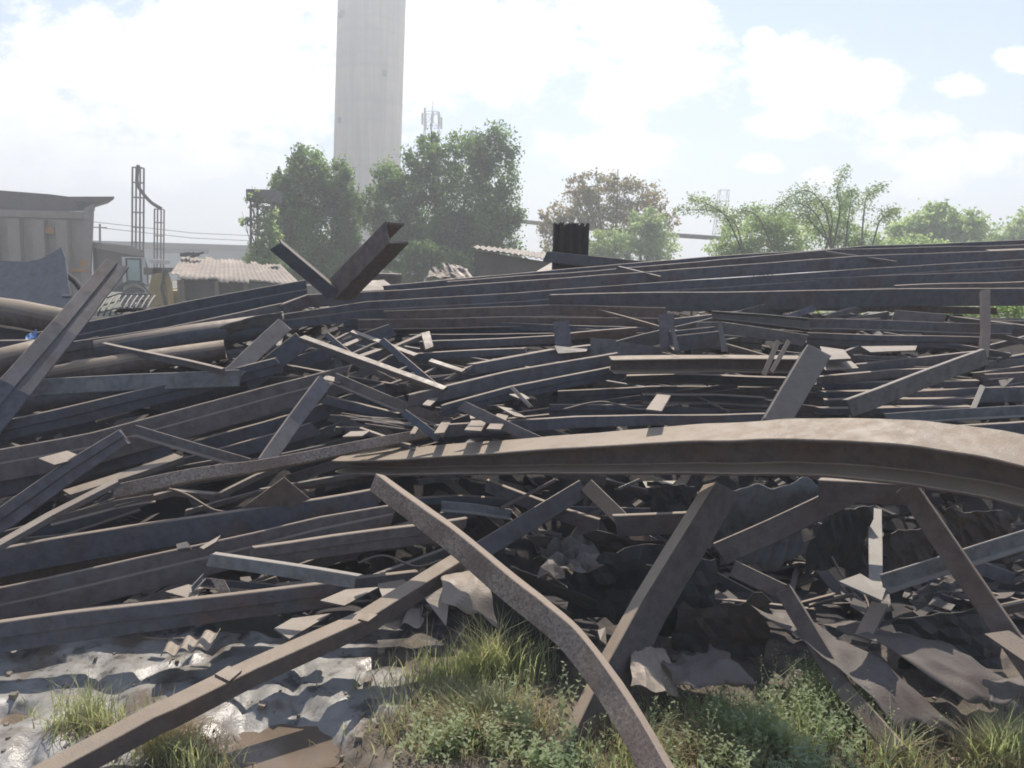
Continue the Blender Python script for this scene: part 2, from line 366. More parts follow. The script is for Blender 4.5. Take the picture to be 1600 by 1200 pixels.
GROUP = 'steel sections heaped in the scrap pile'
KIND = {'I': ('steel_beam', 'steel beam'), 'H': ('steel_beam', 'steel beam'), 'L': ('angle_iron', 'angle iron'), 'Lb': ('angle_iron', 'angle iron'), 'Lf': ('angle_iron', 'angle iron'),
        'C': ('steel_channel', 'channel'), 'Cb': ('steel_channel', 'channel'), 'Cu': ('steel_channel', 'channel'), 'stepD': ('double_angle', 'double angle'), 'stepU': ('double_angle', 'double angle'), 'box': ('steel_bar', 'steel bar'), 'T': ('steel_tee', 'steel tee')}
NB = [0]
def beam(kind, path, h, w, label, off=0.0, roll=0, t=None, mat='steel', smooth=False, name=None, cat=None, wob=.007, group=GROUP, skew=None, parent=None, ref=None, keep=False, face=None):
    if not keep and kind in ('L', 'Lf', 'Lb', 'stepD', 'stepU', 'Cb'): w = min(w, .032)
    dx_, dy_ = abs(path[-1][0] - path[0][0]), abs(path[-1][1] - path[0][1]); face = (dy_ > .42 * dx_ and ref is None) if face is None else face
    NB[0] += 1; rs = random.Random(NB[0] * 13 + 5)
    pts, ds = [], []
    pth = list(path)
    rv = pth[-1][0] < pth[0][0]
    if rv: pth.reverse()
    for q in pth:
        d = (q[2] if len(q) > 2 else D(q[1])) + off
        pts.append(P(q[0], q[1], d)); ds.append(d)
    if not smooth and len(pth) > 1:          # pieces that leave the frame run on past it
        def on(i, j, amt):
            e, g = pts[i], pts[j]; k_ = amt / max(1, abs(pth[i][0] - pth[j][0])); return e + (e - g) * k_, ds[i] + (ds[i] - ds[j]) * k_
        if pth[-1][0] >= 1600: q, dq = on(-1, -2, 300); pts[-1] = q; ds[-1] = dq
        if pth[0][0] <= -20: q, dq = on(0, 1, 260); pts[0] = q; ds[0] = dq
    hh = lin(h, len(pts)) if not rv else lin(h, len(pts))[::-1]
    hm = [a / F * d for a, d in zip(hh, ds)]
    rr = lin(roll, len(pts)); rr = rr[::-1] if rv else rr
    # cumulative parameter, resample
    seg = [(b - a).length for a, b in zip(pts, pts[1:])]; L = sum(seg)
    if smooth:
        per = max(4, int(L / max(1, len(seg)) / .05)); fine = catmull(pts, per); par = [i / per for i in range(len(fine))]
    else:
        fine, par = [], []
        for i, sl in enumerate(seg):
            n = max(1, int(sl / .12))
            for j in range(n): fine.append(pts[i].lerp(pts[i + 1], j / n)); par.append(i + j / n)
        fine.append(pts[-1]); par.append(len(pts) - 1)
    n = len(fine); idx = list(range(len(pts)))
    hs = np.interp(par, idx, hm); rl = np.interp(par, idx, rr)
    verts, faces = [], []
    hmean = float(np.mean(hm)); t = t or max(.006, min(.014, hmean * .12))
    m = None; ph = rs.uniform(0, 50)
    sk = skew if skew is not None else (rs.uniform(-.5, .5), rs.uniform(-.4, .4))
    refv = Vector(ref) if ref else Vector((0, 0, 1))
    for i, p in enumerate(fine):
        tg = (fine[min(i + 1, n - 1)] - fine[max(i - 1, 0)]).normalized()
        V = (refv - tg * refv.dot(tg)).normalized(); Wd = V.cross(tg)
        if face:
            q = p - CAM; Wd = (q - tg * q.dot(tg)).normalized(); V = tg.cross(Wd)
        a = R(float(rl[i])); W2 = Wd * math.cos(a) + V * math.sin(a); V2 = V * math.cos(a) - Wd * math.sin(a)
        if wob:
            p = p + V2 * (mnoise.noise(Vector((ph, i * .21, 0))) * wob) + W2 * (mnoise.noise(Vector((ph, i * .21, 9))) * wob)
        sec = section(kind, w, float(hs[i]), t); m = len(sec)
        for (x, y) in sec:
            q = p + W2 * x + V2 * y
            if i in (0, n - 1):
                q = q + tg * (sk[0] * x + sk[1] * y + rs.uniform(-.008, .008))
            q = q + V2 * (mnoise.noise(q * 9) * .0016)
            verts.append(q)
    for i in range(n - 1):
        for j in range(m): faces.append((i * m + j, i * m + (j + 1) % m, (i + 1) * m + (j + 1) % m, (i + 1) * m + j))
    faces += [tuple(reversed(range(m))), tuple(range((n - 1) * m, n * m))]
    # outline runs clockwise seen from the start, so flip
    faces = [tuple(reversed(f)) for f in faces]
    o = obj(name or KIND[kind][0], verts, faces, mat, parent)
    if label: tag(o, label, cat or KIND[kind][1], group)
    return o

def pipe(path, r, label, off=0, mat='grey', hollow=True, name='steel_pipe', cat='pipe', group='pipes in the scrap pile', smooth=False):
    pts = []
    for q in path:
        d = (q[2] if len(q) > 2 else D(q[1])) + off; pts.append(P(q[0], q[1], d))
    rm = r / F * (CAM - pts[0]).length
    if smooth: pts = catmull(pts, 8)
    n = 20; v, f = [], []; x = None
    for i, p in enumerate(pts):
        t = (pts[min(i + 1, len(pts) - 1)] - pts[max(i - 1, 0)]).normalized()
        if x is None: x = t.orthogonal().normalized()
        x = (x - t * x.dot(t)).normalized(); y = t.cross(x)
        for rr in (rm, rm * .9):
            for j in range(n):
                g = 2 * math.pi * j / n; v.append(p + x * math.cos(g) * rr + y * math.sin(g) * rr)
    k = 2 * n
    for i in range(len(pts) - 1):
        for j in range(n):
            j2 = (j + 1) % n
            f.append((i * k + j, i * k + j2, (i + 1) * k + j2, (i + 1) * k + j)); f.append((i * k + n + j2, i * k + n + j, (i + 1) * k + n + j, (i + 1) * k + n + j2))
    for e in (0, (len(pts) - 1) * k):
        for j in range(n):
            j2 = (j + 1) % n; q = (e + j, e + n + j, e + n + j2, e + j2); f.append(q if e == 0 else tuple(reversed(q)))
    o = obj(name, v, f, mat, smooth=True); tag(o, label, cat, group); return o

PLG = 'loose plates in the scrap pile'
def plate(pts, label, th=.008, off=0, tilt=0, yaw=0, mat='sheet', name='steel_plate', cat='plate', group=PLG, parent=None, lift=0):
    """plate with the outline pts; entries of three carry their own distance, else it lies level, tilted towards us by tilt"""
    if len(pts[0]) == 3: v = [P(*q) for q in pts]
    else:
        cx = sum(q[0] for q in pts) / len(pts); cy = sum(q[1] for q in pts) / len(pts)
        c = P(cx, cy, D(cy) + off); a, b = R(tilt), R(yaw)
        nrm = Vector((math.sin(b), -math.sin(a), math.cos(a) * math.cos(b))).normalized()
        v = []
        for q in pts:
            r = ray(*q); v.append(CAM + r * ((c - CAM).dot(nrm) / r.dot(nrm)))
    nn = Vector((0, 0, 0))
    for i in range(len(v)): nn += v[i].cross(v[(i + 1) % len(v)])
    nn.normalize()
    if nn.dot(CAM - v[0]) < 0: v.reverse(); nn = -nn
    mb = MB(); n = len(v)
    mb.add(list(v) + [p - nn * th for p in v], [tuple(range(n)), tuple(reversed(range(n, 2 * n)))] + [(n + i, n + (i + 1) % n, (i + 1) % n, i) for i in range(n)])
    o = mb.build(name, mat, parent)
    if label: tag(o, label, cat, group)
    return o

SHG = 'sheets of scrap metal'
def sheet(c, label, amp=.02, freq=6, corr=0, camp=.012, nu=26, nv=18, mat='sheet', name='sheet_metal', cat='sheet metal', group=SHG, th=.003, bulge=0, rag=.06):
    """crumpled sheet over four corners (px,py,d) going round"""
    A, B, C_, E = [P(*q) for q in c]; v, f = [], []
    crease = not corr and not bulge and amp >= .012
    if crease: nu, nv = max(6, nu * 2 // 5), max(5, nv * 2 // 5)
    nrm = (B - A).cross(E - A).normalized(); ph = random.uniform(0, 99)
    if nrm.dot(CAM - A) < 0: nrm = -nrm
    for i in range(nu + 1):
        for j in range(nv + 1):
            a, b = i / nu, j / nv
            if i in (0, nu): a += mnoise.noise(Vector((ph, b * 3.3, i))) * rag * 1.6
            if j in (0, nv): b += mnoise.noise(Vector((ph, a * 3.3, j + 5))) * rag * 1.6
            p = (A * (1 - a) + B * a) * (1 - b) + (E * (1 - a) + C_ * a) * b
            k = mnoise.noise(Vector((p.x * freq + ph, p.y * freq, p.z * freq))); k2 = 1 - 2 * abs(mnoise.noise(Vector((p.x * freq * .6, p.y * freq * .6 + ph, p.z * freq * .6))))
            k3 = 1 - 2 * abs(mnoise.noise(Vector((p.x * freq * 1.9 + 7, p.y * freq * 1.9 + ph, p.z * freq * 1.9))))
            o = amp * (k + .9 * k2 + .45 * k3 + (random.uniform(-.5, .5) if crease else 0)) + bulge * math.sin(math.pi * b)
            if corr: o += camp * math.sin(a * corr * 2 * math.pi)
            v.append(p + nrm * o)
    m = nv + 1
    for i in range(nu):
        for j in range(nv): f.append((i * m + j, (i + 1) * m + j, (i + 1) * m + j + 1, i * m + j + 1))
    o = obj(name, v, f, mat, smooth=not crease)
    s = o.modifiers.new('thickness', 'SOLIDIFY'); s.thickness = th; s.offset = 0
    tag(o, label, cat, group); return o

# ------------------------------------------------------------------ ground: one sheet out to the horizon
PROF = sorted([(P(800, y, D(y) + .62).y, P(800, y, D(y) + .62).z) for y in range(475, 960, 10)])
PY, PZ = [a for a, b in PROF], [b for a, b in PROF]
def mound(x, y):
    if y < PY[0]: z = 0
    elif y > PY[-1]: z = PZ[-1] + (-.4 - PZ[-1]) * min(1, max(0, (y - PY[-1] - .3) / 2.2))
    else: z = max(0, float(np.interp(y, PY, PZ)))
    k = min(1, max(0, (-x - .9) / 1.6)); z2 = z * (1 - .14 * k) if z > 0 else z
    return z2
PUD = [(U(440, 1150, 0), .2, .05), (U(505, 1215, 0), .13, .05), (U(15, 1100, 0), .07, .04)]
def ground_z(x, y):
    z = mound(x, y) - .02
    if y < 6:
        n = mnoise.fractal(Vector((x * 1.5, y * 1.5, 3)), 1.0, 2.0, 4)
        rid = abs(mnoise.noise(Vector((x * 3.1, y * 3.1, 7.7))))
        lump = mnoise.noise(Vector((x * 2.3 + 4, y * 2.8, 1)))
        z += (.022 * n + .05 * max(0, lump) - .03 * max(0, .13 - rid) / .13 + .01 * mnoise.noise(Vector((x * 41, y * 41, 5))) * max(0, mnoise.noise(Vector((x * 2, y * 2, 8)))) + .005 * mnoise.noise(Vector((x * 17, y * 17, 2)))) * min(1, max(0, (y - .6) / .8))
        for p, r, dp in PUD:
            q = ((x - p.x) ** 2 + (y - p.y) ** 2) / (r * r)
            q *= 1.15 + .9 * mnoise.noise(Vector((x * 7, y * 7, 3.3))) + .4 * mnoise.noise(Vector((x * 19, y * 19, 1)))
            if q < 5: e_ = math.exp(-q * q * .8); z = z * (1 - e_) - .1 * e_
    return z
xs = sorted(set(list(np.arange(-3.4, 3.41, .028).round(3)) + [s * v for s in (-1, 1) for v in (4, 5, 6.5, 9, 13, 20, 35, 70, 150, 400, 1400)]))
ys = sorted(set([-1400, -800, -200, -60, -20, -8, -3, -1, 0, .6] + list(np.arange(1.0, 4.6, .028).round(3)) + list(np.arange(4.6, 10, .12).round(3)) + [11, 13, 16, 20, 30, 50, 90, 160, 300, 700, 1400]))
gv = [(x, y, ground_z(x, y)) for y in ys for x in xs]; nx = len(xs)
gf = [(j * nx + i, j * nx + i + 1, (j + 1) * nx + i + 1, (j + 1) * nx + i) for j in range(len(ys) - 1) for i in range(nx - 1)]
g = obj('ground', gv, gf, 'ground', smooth=True, centre=False); tag(g, kind='structure')

for p, r, dp in PUD:
    v = [(p.x, p.y, -.068)] + [(p.x + math.cos(t) * r * 1.15, p.y + math.sin(t) * r * 1.15, -.068) for t in np.linspace(0, 2 * math.pi, 33)[:-1]]
    tag(obj('puddle', v, [(0, i + 1, (i + 1) % 32 + 1) for i in range(32)], 'water'), kind='structure')

# ------------------------------------------------------------------ the big bent beam across the middle
HERO = [(518, 720, 4.15), (600, 718.5, 4.00), (750, 709, 3.72), (875, 700, 3.48), (1000, 693, 3.25), (1100, 688, 3.08), (1200, 686.5, 2.92), (1300, 687, 2.77), (1400, 694, 2.64), (1500, 707, 2.52), (1600, 727, 2.40), (1720, 760, 2.28), (1850, 812, 2.16), (1980, 880, 2.1)]
e = beam('I', HERO, [22, 28, 36, 45, 54, 60, 64, 68, 74, 77, 79, 82, 84, 84], .2, 'massive bent beam with a dusty tan top arching across the right half of the pile', roll=[9, 9, 9, 10, 12, 13, 15, 16, 17, 18, 19, 20, 20, 20], t=.014, mat='dusty', smooth=True, wob=.007)
# ------------------------------------------------------------------ upper right: long beams laid along the crest
beam('Cb', [(600, 447), (800, 428), (1100, 402), (1350, 385), (1640, 373)], 15, .12, 'topmost long beam along the crest of the pile under the trees', off=.35, roll=4)
beam('L', [(700, 440), (1000, 417), (1300, 390), (1660, 380)], 20, .1, 'second long beam of the crest, just under the topmost one', off=.18, roll=4)
beam('L', [(437, 477), (480, 461), (640, 452), (800, 440), (1100, 418), (1340, 400), (1660, 388)], [20, 20, 19, 18, 18, 20, 22], .08, 'long beam of the crest starting at the foot of the V of upright beams', roll=3, wob=.006)
beam('stepU', [(436, 492), (575, 472), (716, 464), (875, 452), (1100, 437), (1262, 427), (1450, 414), (1660, 402)], [22, 30, 32, 33, 33, 30, 26, 24], .12, 'long rusty beam of the crest with a broken bright edge line', off=-.06, roll=5, mat='steel')
beam('Lb', [(1020, 447), (1250, 436), (1400, 430), (1660, 420)], 22, .1, 'long beam on the right of the crest with tan patches on its ledge', off=.04, roll=4)
beam('Cb', [(858, 460), (1100, 456.5), (1350, 453), (1660, 450)], [28, 30, 28, 27], .14, 'heavy straight dark beam starting above the middle of the pile, below the crest', off=-.16, roll=5, t=.01, mat='dark')
beam('L', [(1400, 446), (1660, 438)], 10, .09, 'slim beam resting on top of the heavy dark beam at the right edge', off=.05, roll=6)
beam('box', [(1270, 407), (1345, 404)], 4, .1, 'short tan batten caught between the crest beams on the right', off=.12, roll=8, mat='sheet')
beam('box', [(1550, 392), (1640, 391)], 4, .14, 'tan batten between the crest beams at the right edge', off=.12, roll=9, mat='sheet')
beam('L', [(965, 416), (1030, 432)], 5, .04, 'thin angle lying slantwise over the crest beams', off=.02, roll=6, mat='grey')
beam('L', [(1290, 392), (1400, 408)], 4, .04, 'thin angle crossing the crest beams under the arching branches', off=.03, roll=6, mat='grey')
beam('Lb', [(600, 486), (860, 477), (1040, 480)], 20, .1, 'dark brown beam under the left end of the heavy dark beam', off=-.02, roll=2, mat='brown')
beam('Lb', [(560, 500), (800, 496), (925, 497), (1045, 497)], 17, .1, 'beam with a rusty orange lit ledge in the middle of the pile', off=.1, roll=4, mat='brown')
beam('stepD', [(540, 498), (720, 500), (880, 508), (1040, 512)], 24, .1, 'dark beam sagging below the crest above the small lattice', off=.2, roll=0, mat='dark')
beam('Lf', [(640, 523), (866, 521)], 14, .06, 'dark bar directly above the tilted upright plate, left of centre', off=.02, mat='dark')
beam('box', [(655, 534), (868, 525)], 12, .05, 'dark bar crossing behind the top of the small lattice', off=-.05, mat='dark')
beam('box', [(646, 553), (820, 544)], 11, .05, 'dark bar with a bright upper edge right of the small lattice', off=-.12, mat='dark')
beam('box', [(740, 569), (866, 546), (930, 538)], [17, 19, 19], .06, 'flat bar rising right towards the tilted upright plate', off=-.1)
beam('L', [(1030, 500), (1160, 486)], 10, .05, 'short angle under the heavy dark beam, next to the leaning plate', off=.1)
beam('I', [(1112, 485), (1190, 490), (1264, 497)], [13, 16, 19], .07, 'speckled grey bar below the heavy dark beam ending at a ledged beam', off=-.2, roll=-14, mat='grey')
beam('L', [(1090, 503), (1130, 503), (1264, 523)], [17, 18, 19], .07, 'dull grey bar under the speckled grey bar', off=-.18, roll=-8, mat='grey')
beam('Lb', [(1262, 498), (1400, 502), (1590, 507)], 17, .09, 'dark ledged beam running behind the thin upright post on the right', off=-.12, roll=4)
beam('stepD', [(1262, 519), (1400, 524), (1545, 527)], 20, .09, 'dark beam under the ledged beam left of the thin upright post', off=-.05, roll=0, mat='dark')
beam('C', [(1543, 458, 5.2), (1545, 520, 5.05), (1541, 562, 4.95)], 13, .03, 'thin upright rusty post standing near the right edge', ref=(1, 0, 0), mat='brown', t=.004)
beam('box', [(1400, 484), (1480, 490)], 22, .01, 'tan rusty plate edge under the right part of the heavy dark beam', off=-.05, roll=-25, mat='brown', name='steel_plate', cat='plate')
beam('Cb', [(1485, 494), (1640, 513)], 8, .08, 'lit tan bar sloping down to the right edge behind the thin post', off=.2, roll=10, mat='sheet')
beam('L', [(1230, 492), (1270, 476), (1290, 466)], 10, .04, 'short angle rising behind the ledged beam', off=.1)
beam('L', [(1290, 492), (1345, 477)], 7, .04, 'small bright angle rising beside the green gap', off=.15, mat='grey')
# right middle
plate([(1029, 492, 4.84), (1053, 489, 4.84), (1057, 546, 4.8), (1032, 548, 4.8)], 'upright plate leaning in the middle of the pile left of the dark channel end', mat='steel')
plate([(864, 503, 5.0), (889, 500, 5.0), (894, 541, 4.98), (868, 543, 4.98)], 'tilted upright plate standing alone left of centre of the pile', mat='steel')
plate([(922, 527, 4.92), (1034, 543, 4.92), (1034, 556, 4.92), (924, 556, 4.92)], 'low grey plate on edge between the two upright plates', mat='steel')
plate([(866, 540, 4.86), (918, 545, 4.95), (916, 549, 4.85), (872, 552, 4.8)], 'small flat grey plate at the foot of the tilted upright plate', mat='grey')
cu = beam('Cu', [(1054, 524, 4.62), (1127, 517, 4.62)], 26, .16, 'short channel offcut with upturned lips and a dark open end in mid pile', roll=6, mat='dark', t=.012, skew=(0, 0))
plate([(1047, 510, 4.58), (1053, 513, 4.56), (1062, 546, 4.5), (1054, 548, 4.5)], None, mat='grey', name='bent_lip', parent=cu)
plate([(1121, 500, 4.6), (1127, 503, 4.58), (1138, 548, 4.52), (1128, 549, 4.5)], None, mat='grey', name='bent_lip', parent=cu)
beam('Cb', [(640, 617), (690, 605), (800, 579), (968, 551)], [20, 22, 25, 24], .09, 'bent beam climbing from the lattice to the notched dusty beam', off=-.24, roll=3)
beam('stepD', [(690, 634), (800, 604), (968, 570)], [18, 22, 20], .09, 'lower twin of the bent beam climbing from the lattice', off=-.2, roll=0, mat='dark')
beam('I', [(958, 562), (990, 561), (1120, 560), (1260, 561)], 24, .15, 'dusty topped beam with a notched left end in mid pile', off=-.45, roll=2, t=.012, mat='dusty')
beam('L', [(1190, 583, 4.3), (1212, 532, 4.4)], 8, .02, 'twisted forked strip sticking up beside the leaning slab, left prong', mat='brown', name='forked_strip', cat='strip')
beam('L', [(1203, 578, 4.3), (1230, 531, 4.4)], 7, .02, 'twisted forked strip sticking up beside the leaning slab, right prong', mat='brown', name='forked_strip', cat='strip')
beam('L', [(1195, 652, 3.75), (1262, 537, 3.98)], 40, .05, keep=True, label='short grey slab like beam leaning up behind the big bent beam', roll=8, mat='grey', t=.012)
beam('L', [(1323, 625, 4.15), (1430, 585, 4.4), (1538, 545, 4.7)], [30, 28, 26], .06, 'angle iron with a bright central ridge leaning right of the grey slab', roll=-8, mat='grey')
beam('C', [(980, 588), (1050, 586), (1230, 590)], 15, .07, 'dark open channel below the notched dusty beam', off=-.12, mat='dark')
beam('C', [(1006, 617), (1120, 617), (1200, 622)], 15, .07, 'dark channel with a bright end rim above the big bent beam', off=-.1, mat='dark')
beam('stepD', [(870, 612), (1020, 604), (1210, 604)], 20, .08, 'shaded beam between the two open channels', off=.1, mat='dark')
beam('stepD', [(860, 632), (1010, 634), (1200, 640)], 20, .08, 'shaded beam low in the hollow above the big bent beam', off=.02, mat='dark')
for i, (y, lb) in enumerate([(596, 'uppermost'), (610, 'second'), (623, 'third'), (636, 'lowest')]):
    beam('box', [(1290, y + 2), (1430, y), (1530, y - 1)], 10, .07, f'{lb} of four stacked dark bars under the ridged angle iron', off=.02 - .03 * i, mat='dark')
plate([(1281, 541), (1318, 546), (1330, 560), (1290, 562)], 'torn tan scrap plate at the top of the grey slab', tilt=6, off=-.4)
plate([(1345, 541), (1433, 540), (1430, 547), (1360, 550)], 'tan flat plate right of the torn scrap plate', tilt=8, off=-.2)
plate([(1276, 567), (1330, 564), (1342, 575), (1290, 578)], 'small tan scrap plate tucked below the grey slab top', tilt=6, off=-.35)
beam('L', [(1322, 571), (1420, 560), (1530, 549)], 13, .07, 'dark angle sloping up behind the ridged angle iron', off=-.1)
beam('Cb', [(1280, 588), (1400, 577), (1500, 574)], 13, .07, 'dusty beam crossing behind the foot of the ridged angle iron', off=-.08, roll=4)
beam('L', [(1420, 612), (1530, 606), (1640, 604)], 24, .08, 'short dark beam end at the right edge behind the big bent beam', off=-.02)
beam('box', [(1515, 640), (1532, 602)], 8, .03, 'small pale strut leaning near the right edge', off=-.08, mat='galv')
plate([(1560, 594, 4.6), (1585, 590, 4.6), (1566, 608, 4.55)], 'small tan triangular offcut near the right edge', mat='sheet')
beam('Lb', [(1390, 648), (1500, 640), (1680, 632)], 18, .08, 'bluish galvanised beam just behind the crown of the big bent beam', off=-.25, roll=4, mat='galv')
beam('L', [(1440, 668), (1680, 655)], 26, .08, 'dark beam behind the right shoulder of the big bent beam', off=-.28, mat='dark')
beam('L', [(1560, 560), (1680, 540)], 20, .08, 'dark beam behind the foot of the thin upright post', off=.1, mat='dark')
beam('L', [(1540, 585), (1700, 575)], 22, .08, 'dark beam leaving the frame under the thin upright post', off=.02)
# ------------------------------------------------------------------ the V of beams and the left side
beam('Cb', [(514, 436, 5.6), (600, 347, 5.2)], 34, .17, keep=True, face=True, label='heavy channel rising right as the thick arm of the V above the crest', roll=-36, mat='brown', t=.014, skew=(.1, .25), wob=0)
beam('L', [(440, 380, 5.3), (530, 456, 5.55)], 21, .07, keep=True, label='thin angle forming the left arm of the V above the crest', roll=16, mat='dark', wob=0)
beam('stepD', [(-60, 665, 4.05), (0, 592, 4.2), (82, 500, 4.5), (166, 404, 4.9)], [54, 48, 41, 33], .07, 'big grooved beam leaning up steeply at the left edge', roll=-10, mat='steel', t=.016, wob=.002)
beam('stepU', [(60, 520), (122, 506), (300, 470), (480, 437)], [40, 40, 38, 34], .14, 'long angle iron rising to the foot of the V on the left', off=-.02, roll=3, mat='dark')
pipe([(-60, 478), (30, 490), (112, 507)], 17, 'dusty pipe at the left edge above the other pipes', off=.5, mat='dusty')
pipe([(-40, 575), (20, 560), (80, 545)], 17, 'pale pipe at the left edge behind the big grooved beam', off=.1, mat='dusty')
pipe([(60, 592), (200, 567), (352, 546)], 14, 'long dusty pipe ending in mid air under the slanting angle iron', off=-.1, mat='dusty')
pipe([(150, 552), (300, 526), (445, 506)], 18, 'thick shaded pipe under the long angle iron on the left', off=.12, mat='dark')
beam('stepD', [(95, 536), (260, 512), (440, 474)], 30, .03, 'dark beam under the long angle iron, half hiding a pipe', off=-.02, mat='steel')
pipe([(-40, 640), (120, 615), (250, 600)], 14, 'shaded pipe low on the left below the long dusty pipe', off=.0, mat='steel')
sheet([(345, 508, 5.06), (440, 485, 5.06), (440, 500, 5.18), (360, 520, 5.18)], 'crumpled bluish sheet by the end of the thick shaded pipe', amp=.01, nu=14, nv=8, mat='galv')
beam('L', [(345, 583, 4.6), (435, 498, 4.95)], 26, .05, 'box like channel leaning up under the left end of the crest', roll=-10)
beam('box', [(372, 590, 4.75), (462, 520, 5.0)], 30, .06, 'shaded bar behind the leaning box like channel', mat='dark')
beam('Lf', [(158, 536, 4.75), (345, 576, 4.45)], 13, .07, 'thin angle sloping down right under the long angle iron on the left', roll=6)
beam('box', [(50, 592), (200, 584), (372, 578)], 26, .02, 'broad pale grey flat bar across the left of the pile', off=-.22, roll=-8, mat='galv')
beam('stepD', [(-60, 672), (120, 632), (310, 588), (430, 560)], [34, 32, 28, 24], .12, 'dark beam rising right below the broad pale flat bar', off=-.12, mat='dark')
beam('stepU', [(-60, 715), (140, 678), (337, 626), (545, 572)], [52, 50, 46, 40], .14, 'wide dark beam crossing the left half of the pile', off=-.2, roll=2)
beam('Cb', [(-60, 752), (120, 712), (260, 680)], [40, 38, 34], .14, 'dark beam low on the left behind the twin angle', off=-.02, mat='dark')
beam('Cb', [(300, 690), (480, 640), (600, 600)], [28, 26, 22], .12, 'shaded beam running up behind the slanting strut', off=.12, mat='dark')
beam('stepD', [(-70, 830, 3.55), (0, 790, 3.62), (100, 722, 3.75), (185, 672, 3.85)], [40, 36, 32, 26], .06, 'twin angle rising from the left edge to a pale bent elbow', roll=-6, mat='steel')
beam('Lb', [(204, 666), (290, 690), (382, 718)], 17, .06, 'short angle with a bright ledge sloping down right from the pale elbow', off=-.25, roll=6)
beam('L', [(404, 716, 3.85), (450, 650, 4.05), (499, 586, 4.25)], 24, .04, 'slanting strut with a bright chipped edge left of centre', roll=8)
beam('box', [(176, 757, 3.62), (300, 732, 3.72), (450, 710, 3.85), (600, 681, 4.1), (690, 665, 4.25), (770, 656, 4.4)], [22, 20, 17, 16, 14, 12], .05, 'long speckled bar bowing from the left to behind the big bent beam', roll=-26, mat='scab', smooth=True)
beam('L', [(680, 664), (900, 651), (1200, 646)], [20, 18, 14], .1, 'bluish beam lying just behind the tail of the big bent beam', off=-.2, mat='steel')
beam('box', [(-60, 885, 3.1), (80, 806, 3.35), (186, 752, 3.5)], [10, 9, 8], .1, 'broad sunlit tan flat bar at the left edge', roll=12, mat='sheet')
beam('Lb', [(-60, 850), (100, 806), (219, 765)], 34, .08, 'dark beam under the broad sunlit flat bar on the left', off=.05, mat='dark')
beam('box', [(112, 772), (219, 738), (286, 714)], 8, .1, 'sunlit narrow bar left of centre under the pale elbow', off=-.1, roll=6, mat='sheet')
beam('L', [(180, 792), (270, 766), (335, 772)], 10, .08, 'buckled strip with a sunlit edge below the speckled bar', off=-.08, roll=6, mat='sheet')
beam('Lb', [(80, 812), (180, 785), (240, 775)], 12, .08, 'rusted flaky strip with tan scale on the left', off=-.12, roll=8, mat='sheet')
beam('box', [(340, 772), (400, 742), (470, 715)], 9, .06, 'flat bar with a sunlit patch under the speckled bar', off=-.02, roll=8, mat='sheet')
plate([(378, 794, 3.72), (444, 746, 3.62), (452, 790, 3.7)], 'brown triangular sheet propped upright left of centre', mat='brown')
plate([(444, 746, 3.63), (485, 780, 3.74), (452, 792, 3.7)], 'shaded triangular sheet leaning on the brown triangular one', mat='brown')
plate([(60, 716), (105, 704), (130, 714), (85, 726)], 'small tan plate lying on the dark beam at far left', tilt=5, off=-.3)
# ------------------------------------------------------------------ lower left: long beams towards us
beam('Cb', [(-70, 872), (60, 846), (200, 824), (350, 801), (500, 779), (592, 763)], [48, 46, 44, 42, 36, 30], .14, 'long broad dark beam across the lower left', off=-.12, roll=2, mat='steel')
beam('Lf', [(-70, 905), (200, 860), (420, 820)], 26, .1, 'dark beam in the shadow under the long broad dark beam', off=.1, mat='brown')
beam('stepU', [(-70, 935), (60, 908), (220, 873), (400, 834), (500, 810), (618, 790)], [66, 62, 56, 48, 42, 32], .13, 'ledged beam with a bright line along its face, lower left', off=-.18, roll=3, t=.012)
beam('stepD', [(397, 856), (520, 838), (690, 816), (730, 810)], [34, 35, 34, 30], .1, 'grooved beam starting in the open at lower centre left', off=-.22)
beam('L', [(330, 866, 3.15), (440, 883, 3.1), (557, 901, 3.05)], 21, .05, 'mottled galvanised angle sloping down right at lower left', mat='galv', roll=-4)
beam('Lb', [(300, 905), (420, 915), (520, 930)], 14, .06, 'shaded bar below the mottled galvanised angle', off=.02, mat='dark')
beam('stepD', [(-70, 983), (100, 959), (300, 936), (531, 910)], [54, 52, 46, 42], .1, 'lowest long grooved beam at the left, nearest the mud', off=-.25, roll=0, t=.012)
beam('Cb', [(430, 915), (560, 903), (650, 894)], 24, .08, 'dark beam end behind the sunlit plates at lower centre', off=.05)
plate([(500, 938), (540, 921), (592, 917), (538, 946)], 'sunlit tan plate at the end of the lowest grooved beam', tilt=4, off=-.24)
plate([(428, 982), (456, 966), (519, 958), (452, 998)], 'sunlit tan plate under the lowest grooved beam', tilt=4, off=-.22)
plate([(590, 912), (630, 905), (650, 920), (600, 940)], 'shaded plate right of the sunlit plates, behind the foreground bar', tilt=8, off=-.05)
plate([(258, 924), (294, 913), (318, 918), (304, 937)], 'small tan plate between two long beams at lower left', tilt=5, off=-.2)
plate([(328, 902, 3.3), (350, 906, 3.28), (360, 926, 3.25), (343, 929, 3.25)], 'speckled broken plate standing between two long beams', mat='scab')
plate([(312, 855), (345, 836), (338, 846), (318, 858)], 'thin tan sliver lying on the ledged beam', tilt=8, off=-.25)
plate([(275, 850, 3.42), (292, 846, 3.42), (296, 855, 3.4), (277, 858, 3.4)], 'little grey lump of scrap on the ledged beam', mat='grey', name='scrap_lump', cat='scrap', th=.03)
beam('C', [(300, 915, 3.2), (318, 896, 3.25)], 10, .03, 'tiny channel offcut beside the small tan plate', mat='galv')
sheet([(262, 1006, 3.1), (345, 985, 3.1), (330, 1012, 2.98), (252, 1026, 2.98)], 'corrugated offcut lying in the mud at lower left', amp=.006, corr=3, nu=24, nv=10, mat='sheet')
